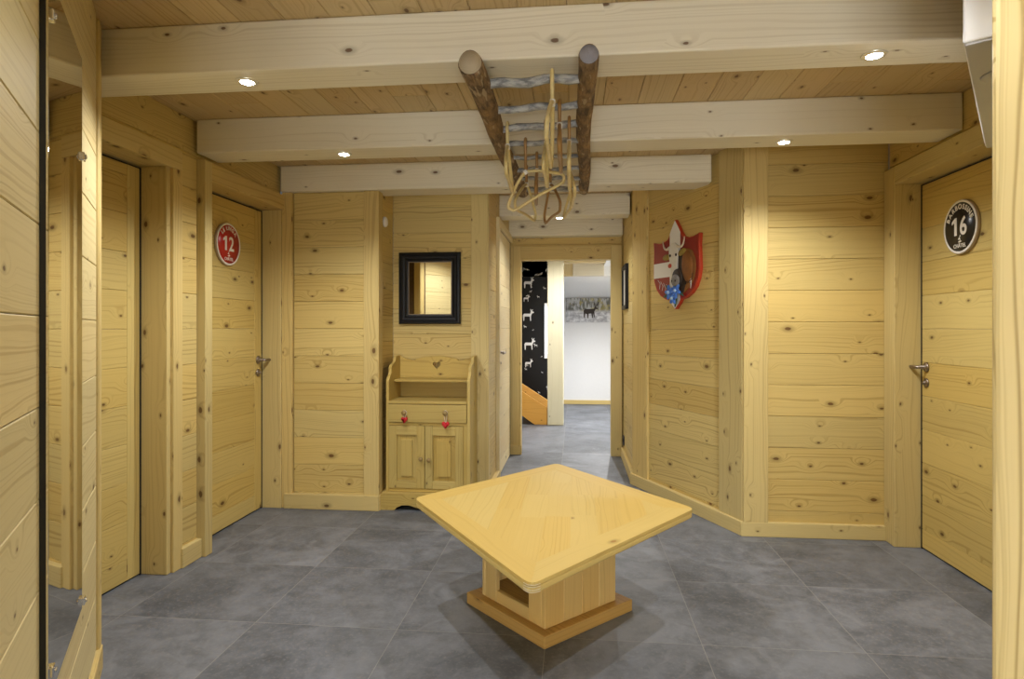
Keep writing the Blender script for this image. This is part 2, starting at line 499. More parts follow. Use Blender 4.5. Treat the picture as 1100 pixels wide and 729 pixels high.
# corridor right: room on -x side, run along -Y
wallpart('wall_corridor', (.462, 5.95), (.462, 4.90), 0.0, 2.315, phase=.15)
# angled wall
AX, AY, BX, BY = .441, 4.862, .969, 3.728
dL = math.hypot(BX - AX, BY - AY); ad = V(((BX - AX) / dL, (BY - AY) / dL, 0)); an = V((-ad.y, ad.x, 0))   # an points away from the room
def apt(s, off=0.0): return (AX + ad.x * s + an.x * off, AY + ad.y * s + an.y * off)
wallpart('wall_angled', apt(.20, .032), apt(1.06, .032), 0.0, 2.315, phase=.105)
wallpart('wall_right', (1.12, 3.737), (1.80, 3.737), 0.0, 2.315, phase=.15)
wallpart('wall_right', (XR, 3.73), (XR, 2.45), 2.115, 2.315, phase=.11)
# slanted partitions towards the viewer
LP = V((-1.69, 2.03, 0)); ld = V((math.sin(math.radians(34.1)), -math.cos(math.radians(34.1)), 0))
def lpt(s, off=0.0):          # off > 0 = into the room
    n = V((-ld.y, ld.x, 0)); p = LP + ld * s + n * off; return (p.x, p.y)
M['wallpale'] = pine('pine_wall_pale', (.61, .505, .255), (.40, .29, .12), knots=.45, ring=.6)
wallpart('wall_partition', lpt(1.75), lpt(.05), 0.0, 2.315, 'wallpale', pitch=.1915, phase=.096)
wallpart('wall_partition', lpt(.0, -.065), lpt(1.75, -.065), 0.0, 2.315)
wallpart('wall_left', (-2.2, 1.88), (-1.80, 1.88), 0.0, 2.315)
rp0, rp1 = (1.02, 1.36), (1.80, 2.50)
wallpart('wall_partition', rp1, rp0, 0.0, 2.315)
# behind the viewer
wallpart('wall_rear', (lpt(1.75)[0], -2.5), (lpt(1.75)[0], lpt(1.75)[1]), 0.0, 2.315)
wallpart('wall_rear', (.98, 1.36), (.98, -2.5), 0.0, 2.315)
wallpart('wall_rear', (.98, -2.5), (lpt(1.75)[0], -2.5), 0.0, .22)
wallpart('wall_rear', (.98, -2.5), (lpt(1.75)[0], -2.5), 1.22, 2.315)
bm = newbm()
for a in ((-.72, -.62, .22, 1.22), (.87, .98, .22, 1.22), (.10, .16, .30, 1.14)): box(bm, a[0], a[1], -2.56, -2.47, a[2], a[3], 2, .004)
box(bm, -.62, .87, -2.56, -2.47, .22, .30, 0, .004); box(bm, -.62, .87, -2.56, -2.47, 1.14, 1.22, 0, .004)
wr = struct('fill_window', bm, M['trim'])  # added unseen window; its glowing pane is fill light to brighten the beams
bm = newbm(); box(bm, -.62, .87, -2.54, -2.53, .30, 1.14, 2, 0); obj('emissive_pane', bm, plain('rear_fill_glow', (.8, .8, .8), .4, emit=(.90, .95, 1.0), es=25), wr)

def post(name, x0, x1, y0, y1, z0, z1, mat='trim', grain=2, bev=.004, mtx=None):
    bm = newbm(); box(bm, x0, x1, y0, y1, z0, z1, grain, bev, mtx, 2)
    return struct(name, bm, M[mat])
tn = [0]
def trim(x0, x1, y0, y1, z0, z1, mat='trim', grain=2, bev=.004, mtx=None):
    tn[0] += 1
    return post('trim_%d' % tn[0], x0, x1, y0, y1, z0, z1, mat, grain, bev, mtx)

# back-left wall trims: narrow edge at the door, wide corner post
trim(-1.975, -1.905, 3.988, 4.05, 0, 2.137)
trim(-1.405, -1.30, 3.992, 4.078, 0, 2.137)
trim(-.74, -.612, 4.366, 4.44, 0, 2.314)                       # corner post of niche and corridor
# angled wall posts
mt, _ = frame_mtx(apt(0), apt(1))
trim(-.005, .205, .012, .06, 0, 2.314, mtx=mt)
trim(1.04, 1.252, .012, .06, 0, 2.314, mtx=mt)
trim(.985, 1.125, 3.714, 3.78, 0, 2.314)
# baseboards
def base(name, p0, p1, h=.088, t=.014, y0=0.0, mat='trim'):
    mt, L = frame_mtx(p0, p1); bm = newbm(); box(bm, 0, L, -t + y0, .022 + y0, 0, h, 0, .004, mt, 2)
    return struct(name, bm, M[mat])
base('baseboard_back', (-1.955, 3.988), (-1.296, 3.988), .10)
base('baseboard_niche', (-1.296, 3.99), (-1.296, 4.37), .10, y0=.01)
base('baseboard_corridor', (-.60, 4.37), (-.60, 4.86), .09)
base('baseboard_corridor', (.442, 5.90), (.442, 4.86), .09, y0=.01)
base('baseboard_angled', apt(-.02, .012), apt(1.255, .012), .085)
base('baseboard_right', (.972, 3.727), (1.775, 3.727), .085)
base('baseboard_left', (-1.988, 2.93), (-1.988, 3.09), .10)
base('baseboard_partition', lpt(1.7), lpt(-.015), .085)

# ------------------------------------------------------------------ doors with frames
def lever(bm, m):
    """door lever on a round rose: local y = out of the door, local x = lever direction"""
    lathe(bm, [(.026, 0), (.026, .006), (.022, .010), (.010, .011), (.010, .045), (0, .045)], m @ Matrix.Rotation(-PI / 2, 4, 'X'), 20)
    pts = [m @ V(p) for p in ((0, .030, 0), (0, .044, 0), (.012, .052, 0), (.05, .053, 0), (.118, .050, -.002))]
    tube(bm, catmull(pts, 5), .0095, 10)
def keyrose(bm, m):
    lathe(bm, [(.025, 0), (.025, .006), (.020, .009), (.009, .009), (.009, .02), (0, .02)], m @ Matrix.Rotation(-PI / 2, 4, 'X'), 20)

def door(num, p0, p1, hinge_far, z1=2.005, stiles=(.0, .085), mat='door', lock=True, hz=1.005, phase=.11):
    """leaf in the vertical plane p0->p1, room on local -y"""
    mt, L = frame_mtx(p0, p1); bm = newbm()
    a, b = stiles
    z = .008; k = 1 + math.floor((z - phase) / .184)
    if a: box(bm, 0, a, 0, .04, .008, z1, 2, .002, mt)
    if b: box(bm, L - b, L, 0, .04, .008, z1, 2, .002, mt)
    while z < z1 - 1e-4:
        zt = min(phase + k * .184, z1)
        if zt - z > .003: box(bm, a, L - b, .001, .039, z + .0005, zt - .0005, 0, .0018, mt)
        z = zt; k += 1
    d = struct('door_%d' % num, bm, M[mat])
    s = .045 if not hinge_far else L - .045
    fl_ = Matrix.Translation((s, 0, 0)) @ Matrix.Rotation(PI, 4, 'Z')          # turn so +y points into the room
    m0 = mt @ Matrix.Translation((0, 0, hz)) @ fl_
    if not hinge_far: m0 = m0 @ Matrix.Identity(4)
    else: m0 = m0 @ Matrix.Scale(-1, 4, V((1, 0, 0)))
    hb = newbm(); lever(hb, m0); obj('door_handle', hb, M['brass'], d)
    if lock:
        kb = newbm(); keyrose(kb, m0 @ Matrix.Translation((0, 0, -.085))); obj('lock_rose', kb, M['brass'], d)
    gb = newbm(); box(gb, -.008, 0, -.001, .036, .0, z1 + .006, 2, 0, mt); box(gb, L, L + .010, -.001, .036, 0, z1 + .006, 2, 0, mt)
    box(gb, 0, L, .004, .036, z1, z1 + .006, 0, 0, mt); box(gb, 0, L, .008, .036, .0, .009, 0, 0, mt)
    obj('door_seal', gb, M['gasket'], d)
    return d

# door 12 (left, far): lever at its far edge pointing to the viewer's right is drawn outwards from the edge
d12 = door(1, (-2.108, 3.16), (-2.108, 3.966), True)
d11 = door(2, (-2.135, 2.0), (-2.135, 2.832), False, lock=True)
d16 = door(3, (1.912, 3.609), (1.912, 2.79), False)
# frames: left
ZL0, ZL1 = 2.018, 2.118
trim(-2.16, -1.975, 3.978, 4.00, 0, ZL0)                       # far jamb of the far left door
trim(-2.16, -1.955, 3.09, 3.155, 0, ZL1)                       # near jamb
trim(-2.16, -1.957, 3.155, 3.99, ZL0, ZL1, grain=1)            # head
trim(-2.20, -2.0, 2.842, 2.872, 0, ZL0)                        # far jamb of near left door
trim(-2.06, -1.985, 2.8725, 2.945, 0, ZL0 - .0005)
trim(-2.20, -1.985, 1.90, 2.945, ZL0, ZL1, grain=1)
trim(-2.20, -1.985, 1.90, 1.995, 0, ZL0 - .0005)
# right
trim(1.772, 1.95, 3.618, 3.735, 0, ZL1 + .0005)
trim(1.772, 1.95, 2.70, 3.618, ZL0, ZL1, grain=1)
trim(1.772, 1.95, 2.60, 2.784, 0, ZL0)
wallpart('wall_right', (XR, 2.62), (XR, 2.42), 0, 2.115)

# corridor door (pale) in the left corridor wall
d3 = door(4, (-.611, 4.915), (-.611, 5.84), False, 2.03, (.0, .0), 'pale', lock=True, hz=1.02)
trim(-.64, -.590, 4.835, 4.908, 0, 2.10, 'pale')
trim(-.64, -.592, 4.908, 5.90, 2.037, 2.10, 'pale', 1)
# end doorway
trim(-.625, -.513, 5.90, 6.02, 0, 2.005)
trim(.347, .45, 5.90, 6.02, 0, 2.005)
trim(-.513, .347, 5.90, 6.02, 1.872, 2.005, grain=0)
wallpart('wall_corridor', (-.62, 5.935), (.45, 5.935), 2.005, 2.10, phase=.0)
trim(-.625, -.505, 5.885, 5.905, 0, .09)

# ------------------------------------------------------------------ near post on the right
pm, _ = frame_mtx((.846, 1.343), (1.0, 1.343 - .10))
bm = newbm(); box(bm, 0, .26, 0, .13, 0, 2.314, 2, .012, pm, 3)
struct('trim_near_post', bm, M['post'])
# end trim of the left partition
em, _ = frame_mtx(lpt(.06), lpt(-.02))
bm = newbm(); box(bm, .03, .095, -.009, .10, 0, 2.314, 2, .012, em, 3)
struct('trim_partition_end', bm, M['trim'])

# ------------------------------------------------------------------ room beyond the doorway
def slab(name, x0, x1, y0, y1, z0, z1, mat, grain=0, bev=0.0):
    bm = newbm(); box(bm, x0, x1, y0, y1, z0, z1, grain, bev); return struct(name, bm, M[mat])
slab('wall_far', -.9, 1.3, 9.9, 10.0, 0, 2.35, 'white')
slab('wall_far_side', 1.2, 1.3, 6.0, 9.9, 0, 2.35, 'white')
slab('wall_far_side', -1.75, -1.65, 6.0, 8.6, 0, 2.35, 'white')
slab('wall_far_side', -.95, -.9, 8.6, 10.0, 0, 2.35, 'white')
slab('wall_behind_doorway', -1.75, -.63, 5.95, 6.02, 0, 2.35, 'wall')
slab('wall_behind_doorway', .455, 1.3, 5.95, 6.02, 0, 2.35, 'wall')
slab('ceiling_far', -1.75, 1.3, 5.94, 10.0, 2.335, 2.40, 'ceil')
base('baseboard_far', (-.9, 9.9), (1.2, 9.9), .066)
# sloped white ceiling
bm = newbm(); prism(bm, [(8.5, 1.925), (9.9, 1.70), (9.9, 2.3), (8.5, 2.3)], 0, -.9, 1.2, 1); struct('ceiling_sloped', bm, M['white'])
slab('ceiling_sloped', .40, 1.2, 7.2, 8.5, 2.06, 2.3, 'white')
beam('ceiling_beam', -.02, .40, 8.36, 8.50, 1.925)
beam('ceiling_beam', -.15, .40, 7.95, 8.10, 2.06, 'pale')
slab('trim_far_panel', -.16, -.02, 8.40, 8.50, 1.925, 2.334, 'pale', 2, .004)
# pale post
M['palepost'] = pine('grey_pine_post', (.62, .58, .42), (.48, .42, .27), knots=.25, ring=.3, tone=.05)
slab('trim_far_post', -.336, -.135, 7.70, 7.90, 0, 2.334, 'palepost', 2, .006)

# black wallpapered wall with small stag prints
def stag(t, ox, oz, s, y, flip=1):
    out = [(-.50, .10), (-.46, -.45), (-.38, -.45), (-.34, -.02), (.18, -.02), (.22, -.45), (.30, -.45), (.30, .02), (.40, .28), (.58, .34), (.60, .42), (.42, .50),
           (.50, .68), (.44, .70), (.36, .54), (.28, .72), (.22, .70), (.28, .48), (.22, .26), (-.40, .26)]
    vs = [t.verts.new((ox + flip * s * p[0], y, oz + s * p[1])) for p in out]
    es = [t.edges.new((vs[i], vs[(i + 1) % len(vs)])) for i in range(len(vs))]
    bmesh.ops.triangle_fill(t, use_beauty=True, use_dissolve=False, edges=es)
bm = newbm(); box(bm, -1.65, -.2, 8.5, 8.6, 0, 2.334, 2, 0)
wp = newbm()
rs = random.Random(3)
for i in range(26):
    ox, oz = rs.uniform(-.80, -.30), rs.uniform(.2, 2.1)
    s = rs.choice([.03, .045, .035, .03, .02])
    stag(wp, ox, oz, s, 8.498, rs.choice([1, -1]))
for ox, oz, s in ((-.63, 1.83, .13), (-.64, 1.38, .14), (-.62, .98, .14), (-.66, 1.62, .08), (-.63, .72, .10), (-.36, 2.02, .07)): stag(wp, ox, oz, s, 8.4975)
w_ = struct('wall_black', bm, M['wallpaper'])
obj('wallpaper_print', wp, M['motif'], w_)
# narrow bright window on that wall
bm = newbm(); box(bm, -.412, -.30, 8.485, 8.50, .80, 1.56, 2, .002)
wd = struct('window_1', bm, M['whitep'])
bm = newbm(); box(bm, -.406, -.31, 8.481, 8.486, .86, 1.52, 2, 0); obj('emissive_pane', bm, M['paleglass'], wd)

st = thing('staircase', 'orange wooden stair with sloping side boards in the room beyond the doorway', 'staircase', (-.6, 7.9, 0))
bm = newbm(); prism(bm, [(-1.30, .83), (-.338, .215), (-.338, .004), (-.50, .004), (-1.30, .56)], 1, 7.72, 7.76, 0, .003); obj('stringer', bm, M['stair'], st)
bm = newbm(); prism(bm, [(-1.30, .83), (-.338, .215), (-.338, .004), (-.50, .004), (-1.30, .56)], 1, 8.40, 8.44, 0, .003); obj('stringer', bm, M['stair'], st)
for i in range(4):
    bm = newbm(); x1 = -.36 - i * .235; z = .155 + i * .155 - .02
    box(bm, x1 - .25, x1, 7.765, 8.395, z - .035, z, 1, .003); obj('tread', bm, M['plinth'], st)

# panoramic picture on far wall
pc = thing('canvas_picture', 'wide panoramic picture of a dark deer in a snowy forest on far white wall', 'picture', (.17, 9.88, 1.31))
bm = newbm(); box(bm, -.135, 1.0, 9.875, 9.899, 1.312, 1.698, 0, .002); obj('canvas', bm, M['photo'], pc)
bm = newbm()
deer = [(-.5, .15), (-.47, -.42), (-.40, -.42), (-.36, -.06), (-.22, -.10), (-.18, -.45), (-.11, -.45), (-.10, -.08), (.12, -.06), (.18, -.40), (.25, -.40), (.25, -.02), (.33, -.36), (.39, -.36), (.36, .08),
        (.46, .30), (.60, .27), (.62, .36), (.50, .46), (.62, .62), (.70, .86), (.64, .86), (.55, .64), (.47, .50), (.42, .66), (.34, .86), (.28, .84), (.36, .62), (.40, .48), (.30, .32), (-.40, .30)]
prism(bm, [(.245 - p[0] * .20 * -1, 1.46 + p[1] * .20) for p in deer], 1, 9.872, 9.8755, 0); obj('deer_print', bm, M['cowdrk'], pc)

# ------------------------------------------------------------------ table
TZ = .445
def rot(cx, cy, deg): return Matrix.Translation((cx, cy, 0)) @ Matrix.Rotation(math.radians(deg), 4, 'Z')
tb = thing('coffee_table', 'low honey pine pedestal table with lozenge-shaped plank top on the grey tiles', 'table', (-.113, 2.70, 0))
cs = [V((-.101, 3.53)), V((-.728, 2.744)), V((-.131, 1.85)), V((.516, 2.706))]     # back, left, front, right
def clipped(poly, rr):
    out = []
    N = len(poly)
    for i in range(N):
        p, a, b = poly[i], poly[i - 1], poly[(i + 1) % N]
        da, db = (a - p).normalized(), (b - p).normalized()
        for t in (0, .25, .5, .75, 1):
            q = (p + da * rr) * (1 - t) ** 2 + p * 2 * t * (1 - t) + (p + db * rr) * t ** 2
            out.append(q)
    return out
# frame planks: mitred quads along each edge; field planks between, along the long axis
bw = .105
ctr = sum(cs, V((0, 0))) / 4
inner = []
def inset(poly, w):
    N = len(poly); L = []
    for i in range(N):
        a, b = poly[i], poly[(i + 1) % N]; d = (b - a).normalized(); n = V((-d.y, d.x))
        if n.dot(ctr - a) < 0: n = -n
        L.append((a + n * w, d))
    out = []
    for i in range(N):
        (p, d), (q, e) = L[i - 1], L[i]
        t = ((q.x - p.x) * e.y - (q.y - p.y) * e.x) / (d.x * e.y - d.y * e.x)
        out.append(p + d * t)
    return out
inn = inset(cs, bw)
ZT0 = TZ - .036
def plank_poly(bm, poly, ang, z0=TZ - .012, z1=TZ, bev=.0006):
    R = Matrix.Rotation(-ang, 4, 'Z')
    loc = [(R @ V((p.x, p.y, 0))).xy for p in poly]
    prism(bm, [(p.x, p.y) for p in loc], 2, z0, z1, 0, bev, Matrix.Rotation(ang, 4, 'Z'))
top = newbm()
# carcass of the top: one rounded slab with a slightly inset lower edge
prism(top, [tuple(p) for p in clipped(cs, .045)], 2, ZT0, TZ - .0125, 0, .006)
ttop = obj('tabletop', top, M['table'], tb)
bd = newbm()
def clip(poly, a, d):           # keep the part to the left of the line a + t d
    out = []
    for i in range(len(poly)):
        p, q = poly[i], poly[(i + 1) % len(poly)]
        sp = d.x * (p.y - a.y) - d.y * (p.x - a.x); sq = d.x * (q.y - a.y) - d.y * (q.x - a.x)
        if sp >= 0: out.append(p)
        if (sp >= 0) != (sq >= 0): out.append(p + (q - p) * (sp / (sp - sq)))
    return out
rim = clipped(cs, .045)
for i in range(4):
    a, b, ia, ib = cs[i], cs[(i + 1) % 4], inn[i], inn[(i + 1) % 4]
    d = (b - a).normalized()
    poly = rim[:]
    if True:
        e = (ia - a); f = (ib - b); nrm = V((-d.y, d.x))
        sgn = 1 if nrm.dot(ctr - a) > 0 else -1
        # between the two mitre lines and the inner line
        ln = (ia, -d * sgn)
        poly = clip(poly, ia, -d * sgn)
        poly = clip(poly, a, -e * sgn * 1.0)if False else poly
        def side(poly, p, v, ref):
            s = v.x * (ref.y - p.y) - v.y * (ref.x - p.x)
            return clip(poly, p, v if s > 0 else -v)
        mid = (a + b) / 2
        poly = side(poly, a, e, mid); poly = side(poly, b, f, mid)
    if len(poly) >= 3: plank_poly(bd, poly, math.atan2(d.y, d.x))
obj('edge_planks', bd, M['table'], tb)
fb = newbm()
long_dir = (cs[0] - cs[2]).normalized()
xx = -.75
def clipx(poly, x0, x1):
    p = clip(poly, V((x0, 0)), V((0, -1)))
    return clip(p, V((x1, 0)), V((0, 1)))
rr = random.Random(11)
field = inn
sg = 0
for i in range(len(field)):
    p, q = field[i], field[(i + 1) % len(field)]; sg += p.x * q.y - q.x * p.y
if sg < 0: field = list(reversed(field))
while xx < .55:
    strip = clipx(field, xx + .00005, xx + .10495)
    if len(strip) >= 3:
        ys = [p.y for p in strip]; y = min(ys); ye = max(ys)
        while y < ye - .01:
            yn = y + rr.uniform(.28, .62)
            if ye - yn < .15: yn = ye
            seg = clip(clip(strip, V((0, y + .00005)), V((1, 0))), V((0, yn - .00005)), V((-1, 0)))
            if len(seg) >= 3: plank_poly(fb, seg, PI / 2, TZ - .012, TZ - .0002, 0)
            y = yn
    xx += .105
obj('field_planks', fb, M['table'], tb)
wc = newbm()                                          # scuffed pale scratches round the front corner
rq = random.Random(4)
i0 = 10
for k in range(4):
    z = TZ - .008 - k * .008; cpts = []
    for j in range(5):
        p = rim[i0 + j]; o_ = (p - ctr).normalized() * .0006
        cpts.append((p.x + o_.x, p.y + o_.y, z + rq.uniform(-.0012, .0012)))
    tube(wc, catmull(cpts, 3), .0008, 5)
wco = obj('worn_corner', wc, M['grime'], tb); wco['label'] = 'scuffed whitish front corner'
# rounded lower lip under the rim
# pedestal
pmx = rot(-.113, 2.672, 45)
S = .205
colm = newbm()
def blk(a0, a1, b0, b1, z0, z1, g=2, bev=.003): box(colm, a0, a1, b0, b1, z0, z1, g, bev, pmx)
ZP = .05
# local axes after 45 deg turn: +x -> back right, +y -> back left; faces seen: -y (front right), -x (front left)
for i in range(4):                                   # front-right face, solid vertical boards
    w = 2 * S / 4; blk(-S + i * w, -S + (i + 1) * w, -S, -S + .022, ZP, ZT0)
for i in range(4):                                   # back-left face
    w = 2 * S / 4; blk(-S + i * w, -S + (i + 1) * w, S - .022, S, ZP, ZT0)
blk(-S, -S + .022, -S + .022, -S + .10, ZP, ZT0)       # front-left face: two stiles, low rail, top rail
blk(-S, -S + .022, S - .10, S - .022, ZP, ZT0)
blk(-S, -S + .022, -S + .10, S - .10, ZP, ZP + .05, 1)
blk(-S, -S + .022, -S + .10, S - .10, ZT0 - .05, ZT0, 1)
for i in range(4):                                   # back-right face closed
    w = (2 * S - .044) / 4; blk(S - .022, S, -S + .022 + i * w, -S + .022 + (i + 1) * w, ZP, ZT0)
obj('pedestal', colm, M['tblock'], tb)
sh = newbm(); box(sh, -S + .023, S - .023, -S + .023, S - .023, ZP + .03, ZP + .048, 1, .001, pmx); obj('inner_shelf', sh, M['plinth'], tb)
pl = newbm(); box(pl, -.256, .256, -.256, .256, 0, ZP - .0005, 1, .004, rot(-.113, 2.69, 45), 2); obj('plinth', pl, M['plinth'], tb)

# ------------------------------------------------------------------ cabinet
CX0, CX1, CY0, CY1 = -1.268, -.693, 4.05, 4.355
cab = thing('dresser_cabinet', 'small antique pine cabinet with heart cut-out gallery under the black mirror', 'cabinet', ((CX0 + CX1) / 2, 4.2, 0))
ZW, ZTOP = .715, 1.02
def side_profile():
    base_ = [(CY0, .10), (CY0, .845)]
    curve = [(CY0 + .002, .865), (CY0 + .02, .885), (CY0 + .045, .90), (CY0 + .058, .92), (CY0 + .062, .95), (CY0 + .085, .968), (CY0 + .12, .972), (CY0 + .15, .985), (CY0 + .165, 1.01), (CY0 + .185, 1.022)]
    return base_ + curve + [(CY1, 1.022), (CY1, .10)]
for x0 in (CX0, CX1 - .02):
    bm = newbm(); prism(bm, side_profile(), 0, x0, x0 + .02, 2, .002); obj('side_panel', bm, M['cab'], cab)
# back boards behind the open niche, carcass back and worktop
bm = newbm(); box(bm, CX0 + .02, CX1 - .02, CY1 - .02, CY1 - .008, .10, .88, 0, .001); obj('back_panel', bm, M['cab'], cab)
bm = newbm(); box(bm, CX0 + .02, CX1 - .02, CY0 - .006, CY1 - .02, ZW - .008, ZW + .012, 0, .004, None, 2); obj('worktop', bm, M['cab'], cab)
# gallery board with wavy top and heart hole
gx0, gx1 = CX0 + .02, CX1 - .02
def gal_top(t):     # t 0..1 left to right
    return .985 + .034 * (math.cos(2 * PI * (t - .5) * 1.0) * .5 + .5) * 1.0 * (1 if .22 < t < .78 else 0) + (.032 * (1 - t / .2) ** 1.5 if t < .2 else 0) + (.032 * (1 - (1 - t) / .2) ** 1.5 if t > .8 else 0) - (.0)
pts = [(gx0, .862), (gx1, .862)] + [(gx1 + (gx0 - gx1) * i / 40, gal_top(1 - i / 40)) for i in range(41)]
hx, hz_ = -.98, .955
heart = []
for i in range(28):
    t = 2 * PI * i / 28
    heart.append((hx + .0019 * 16 * math.sin(t) ** 3 * .95, hz_ + .0019 * (13 * math.cos(t) - 5 * math.cos(2 * t) - 2 * math.cos(3 * t) - math.cos(4 * t))))
bm = newbm(); prism(bm, pts, 1, CY1 - .034, CY1 - .018, 0, 0, None, [heart]); obj('gallery_board', bm, M['cab'], cab)
bm = newbm(); box(bm, gx0, gx1, 4.175, CY1 - .02, .845, .861, 0, .003, None, 2); obj('shelf', bm, M['cab'], cab)
# front frame: rails and stiles
bm = newbm()
box(bm, CX0 + .02, CX1 - .02, CY0 + .002, CY0 + .02, .562, .582, 0, .002)
box(bm, CX0 + .02, CX1 - .02, CY0 + .002, CY0 + .02, .115, .138, 0, .002)
box(bm, CX0 + .02, CX1 - .02, CY0 + .02, CY1 - .02, .115, .13, 0, .0)
box(bm, CX1 - .045, CX1 - .02, CY0 + .002, CY0 + .02, .138, .562, 2, .001)
obj('face_frame', bm, M['cab'], cab)
dr = newbm(); box(dr, CX0 + .021, CX1 - .022, CY0 - .010, CY0 + .25, .584, .704, 0, .003, None, 2); dro = obj('drawer', dr, M['cab'], cab)
def turned(x, y, z, s=1.0):
    b_ = newbm()
    lathe(b_, [(.008 * s, 0), (.0065 * s, .008 * s), (.010 * s, .013 * s), (.0165 * s, .020 * s), (.0175 * s, .026 * s), (.0145 * s, .032 * s), (.007 * s, .0355 * s), (0, .036 * s)],
          Matrix.Translation((x, y, z)) @ Matrix.Rotation(PI / 2, 4, 'X'), 20)
    return b_
for x in (-1.135, -.855): obj('drawer_knob', turned(x, CY0 - .010, .652), M['knob'], dro)
def cab_door(x0, x1, kx, kz):
    y = CY0 - .006; z0, z1 = .140, .560
    b_ = newbm(); st_ = .052; rl = .052
    box(b_, x0, x0 + st_, y, y + .02, z0, z1, 2, .002); box(b_, x1 - st_, x1, y, y + .02, z0, z1, 2, .002)
    box(b_, x0 + st_, x1 - st_, y, y + .02, z0, z0 + rl, 0, .002); box(b_, x0 + st_, x1 - st_, y, y + .02, z1 - rl - .01, z1, 0, .002)
    dd_ = obj('cabinet_door', b_, M['cab'], cab)
    # raised and fielded panel: sloped border rising to a flat centre
    p_ = newbm(); t = newbm()
    X0, X1, Z0, Z1 = x0 + st_ - .004, x1 - st_ + .004, z0 + rl - .004, z1 - rl - .006
    i_ = .036
    quad = lambda a, b, c, d: t.faces.new((a, b, c, d))
    o_ = [t.verts.new(v) for v in ((X0, y + .018, Z0), (X1, y + .018, Z0), (X1, y + .018, Z1), (X0, y + .018, Z1))]
    n_ = [t.verts.new(v) for v in ((X0 + i_, y + .014, Z0 + i_), (X1 - i_, y + .014, Z0 + i_), (X1 - i_, y + .014, Z1 - i_), (X0 + i_, y + .014, Z1 - i_))]
    c_ = [t.verts.new(v) for v in ((X0 + i_, y - .002, Z0 + i_), (X1 - i_, y - .002, Z0 + i_), (X1 - i_, y - .002, Z1 - i_), (X0 + i_, y - .002, Z1 - i_))]
    for k in range(4):
        quad(o_[k], o_[(k + 1) % 4], n_[(k + 1) % 4], n_[k]); quad(n_[k], n_[(k + 1) % 4], c_[(k + 1) % 4], c_[k])
    t.faces.new(c_); bmesh.ops.recalc_face_normals(t, faces=t.faces[:])
    if t.faces[-1].normal.y > 0: bmesh.ops.reverse_faces(t, faces=t.faces[:])
    t.normal_update(); paint(t, 2); absorb(p_, t)
    box(p_, X0, X1, y + .0185, y + .020, Z0, Z1, 2, 0)
    obj('raised_panel', p_, M['cab'], dd_)
    obj('door_knob', turned(kx, y, kz, .85), M['knob'], dd_)
xm = -1.000
cab_door(CX0 + .022, xm - .002, -1.023, .342)
cab_door(xm + .002, CX1 - .046, -.968, .336)
# scalloped plinth, wider than the body
px0, px1 = -1.298, -.664
sc_ = [(px0, 0), (px0 + .10, 0), (px0 + .115, .018), (px0 + .15, .034), (px0 + .20, .036), (px0 + .25, .020), (px0 + .30, .014)]
mid_ = (px0 + px1) / 2
prof = sc_ + [(2 * mid_ - x, z) for x, z in reversed(sc_)] + [(px1, .098), (px1 - .008, .108), (px1 - .02, .112), (px0 + .02, .112), (px0 + .008, .108), (px0, .098)]
bm = newbm(); prism(bm, prof, 1, CY0 - .042, CY0 - .020, 0, .002)
box(bm, px0, px0 + .018, CY0 - .0205, CY1, 0, .10, 1, .002); box(bm, px1 - .018, px1, CY0 - .0205, CY1, 0, .10, 1, .002)
box(bm, px0 + .004, px1 - .004, CY0 - .02, CY1, .10, .114, 0, .002)
obj('plinth', bm, M['cab'], cab)

# red hearts hanging on the drawer knobs
def hang_heart(x, ztop, zc, s, label):
    t_ = thing('heart_ornament', label, 'ornament', (x, CY0 - .028, zc), 0, 'red hearts on the drawer knobs')
    b_ = newbm(); o_ = []
    for i in range(28):
        t = 2 * PI * i / 28
        o_.append((x + s * 16 * math.sin(t) ** 3, zc + s * (13 * math.cos(t) - 5 * math.cos(2 * t) - 2 * math.cos(3 * t) - math.cos(4 * t))))
    prism(b_, o_, 1, CY0 - .044, CY0 - .020, 0, .006)
    obj('heart', b_, M['redheart'], t_)
    b_ = newbm(); loop = [(x, CY0 - .0335, ztop + .019), (x + .014, CY0 - .0315, ztop + .006), (x + .010, CY0 - .032, ztop - .012), (x, CY0 - .031, zc + s * 5), (x - .010, CY0 - .032, ztop - .012), (x - .014, CY0 - .0315, ztop + .006)]
    tube(b_, catmull(loop, 5, True), .0012, 6, True); obj('string', b_, M['bind'], t_)
hang_heart(-1.132, .652, .606, .00135, 'small red heart hanging on the left drawer knob of the pine cabinet')
hang_heart(-.852, .652, .577, .00160, 'red heart hanging lower on the right drawer knob of the pine cabinet')

# ------------------------------------------------------------------ black framed mirror in the niche
mr = thing('wall_mirror', 'square mirror in a wide black moulded frame above the pine cabinet', 'mirror', (-1.04, 4.36, 1.247))
mx0, mx1, mz0, mz1 = -1.268, -.815, 1.248, 1.766
def mframe(bm, x0, x1, z0, z1, prof, yb):
    """mitred moulding: prof = list of (inset, out) pairs"""
    t = newbm(); rings = []
    for i_, o_ in prof:
        rings.append([t.verts.new(v) for v in ((x0 + i_, yb - o_, z0 + i_), (x1 - i_, yb - o_, z0 + i_), (x1 - i_, yb - o_, z1 - i_), (x0 + i_, yb - o_, z1 - i_))])
    for A, B in zip(rings[:-1], rings[1:]):
        for k in range(4): t.faces.new((A[k], A[(k + 1) % 4], B[(k + 1) % 4], B[k]))
    bmesh.ops.recalc_face_normals(t, faces=t.faces[:]); t.normal_update(); paint(t, 2); absorb(bm, t)
YB = 4.379
bm = newbm(); mframe(bm, mx0, mx1, mz0, mz1, [(0, 0), (0, .024), (.006, .032), (.020, .034), (.030, .026), (.045, .024), (.056, .014), (.066, .012), (.068, .004), (.0, .0)], YB); obj('frame', bm, M['black'], mr)
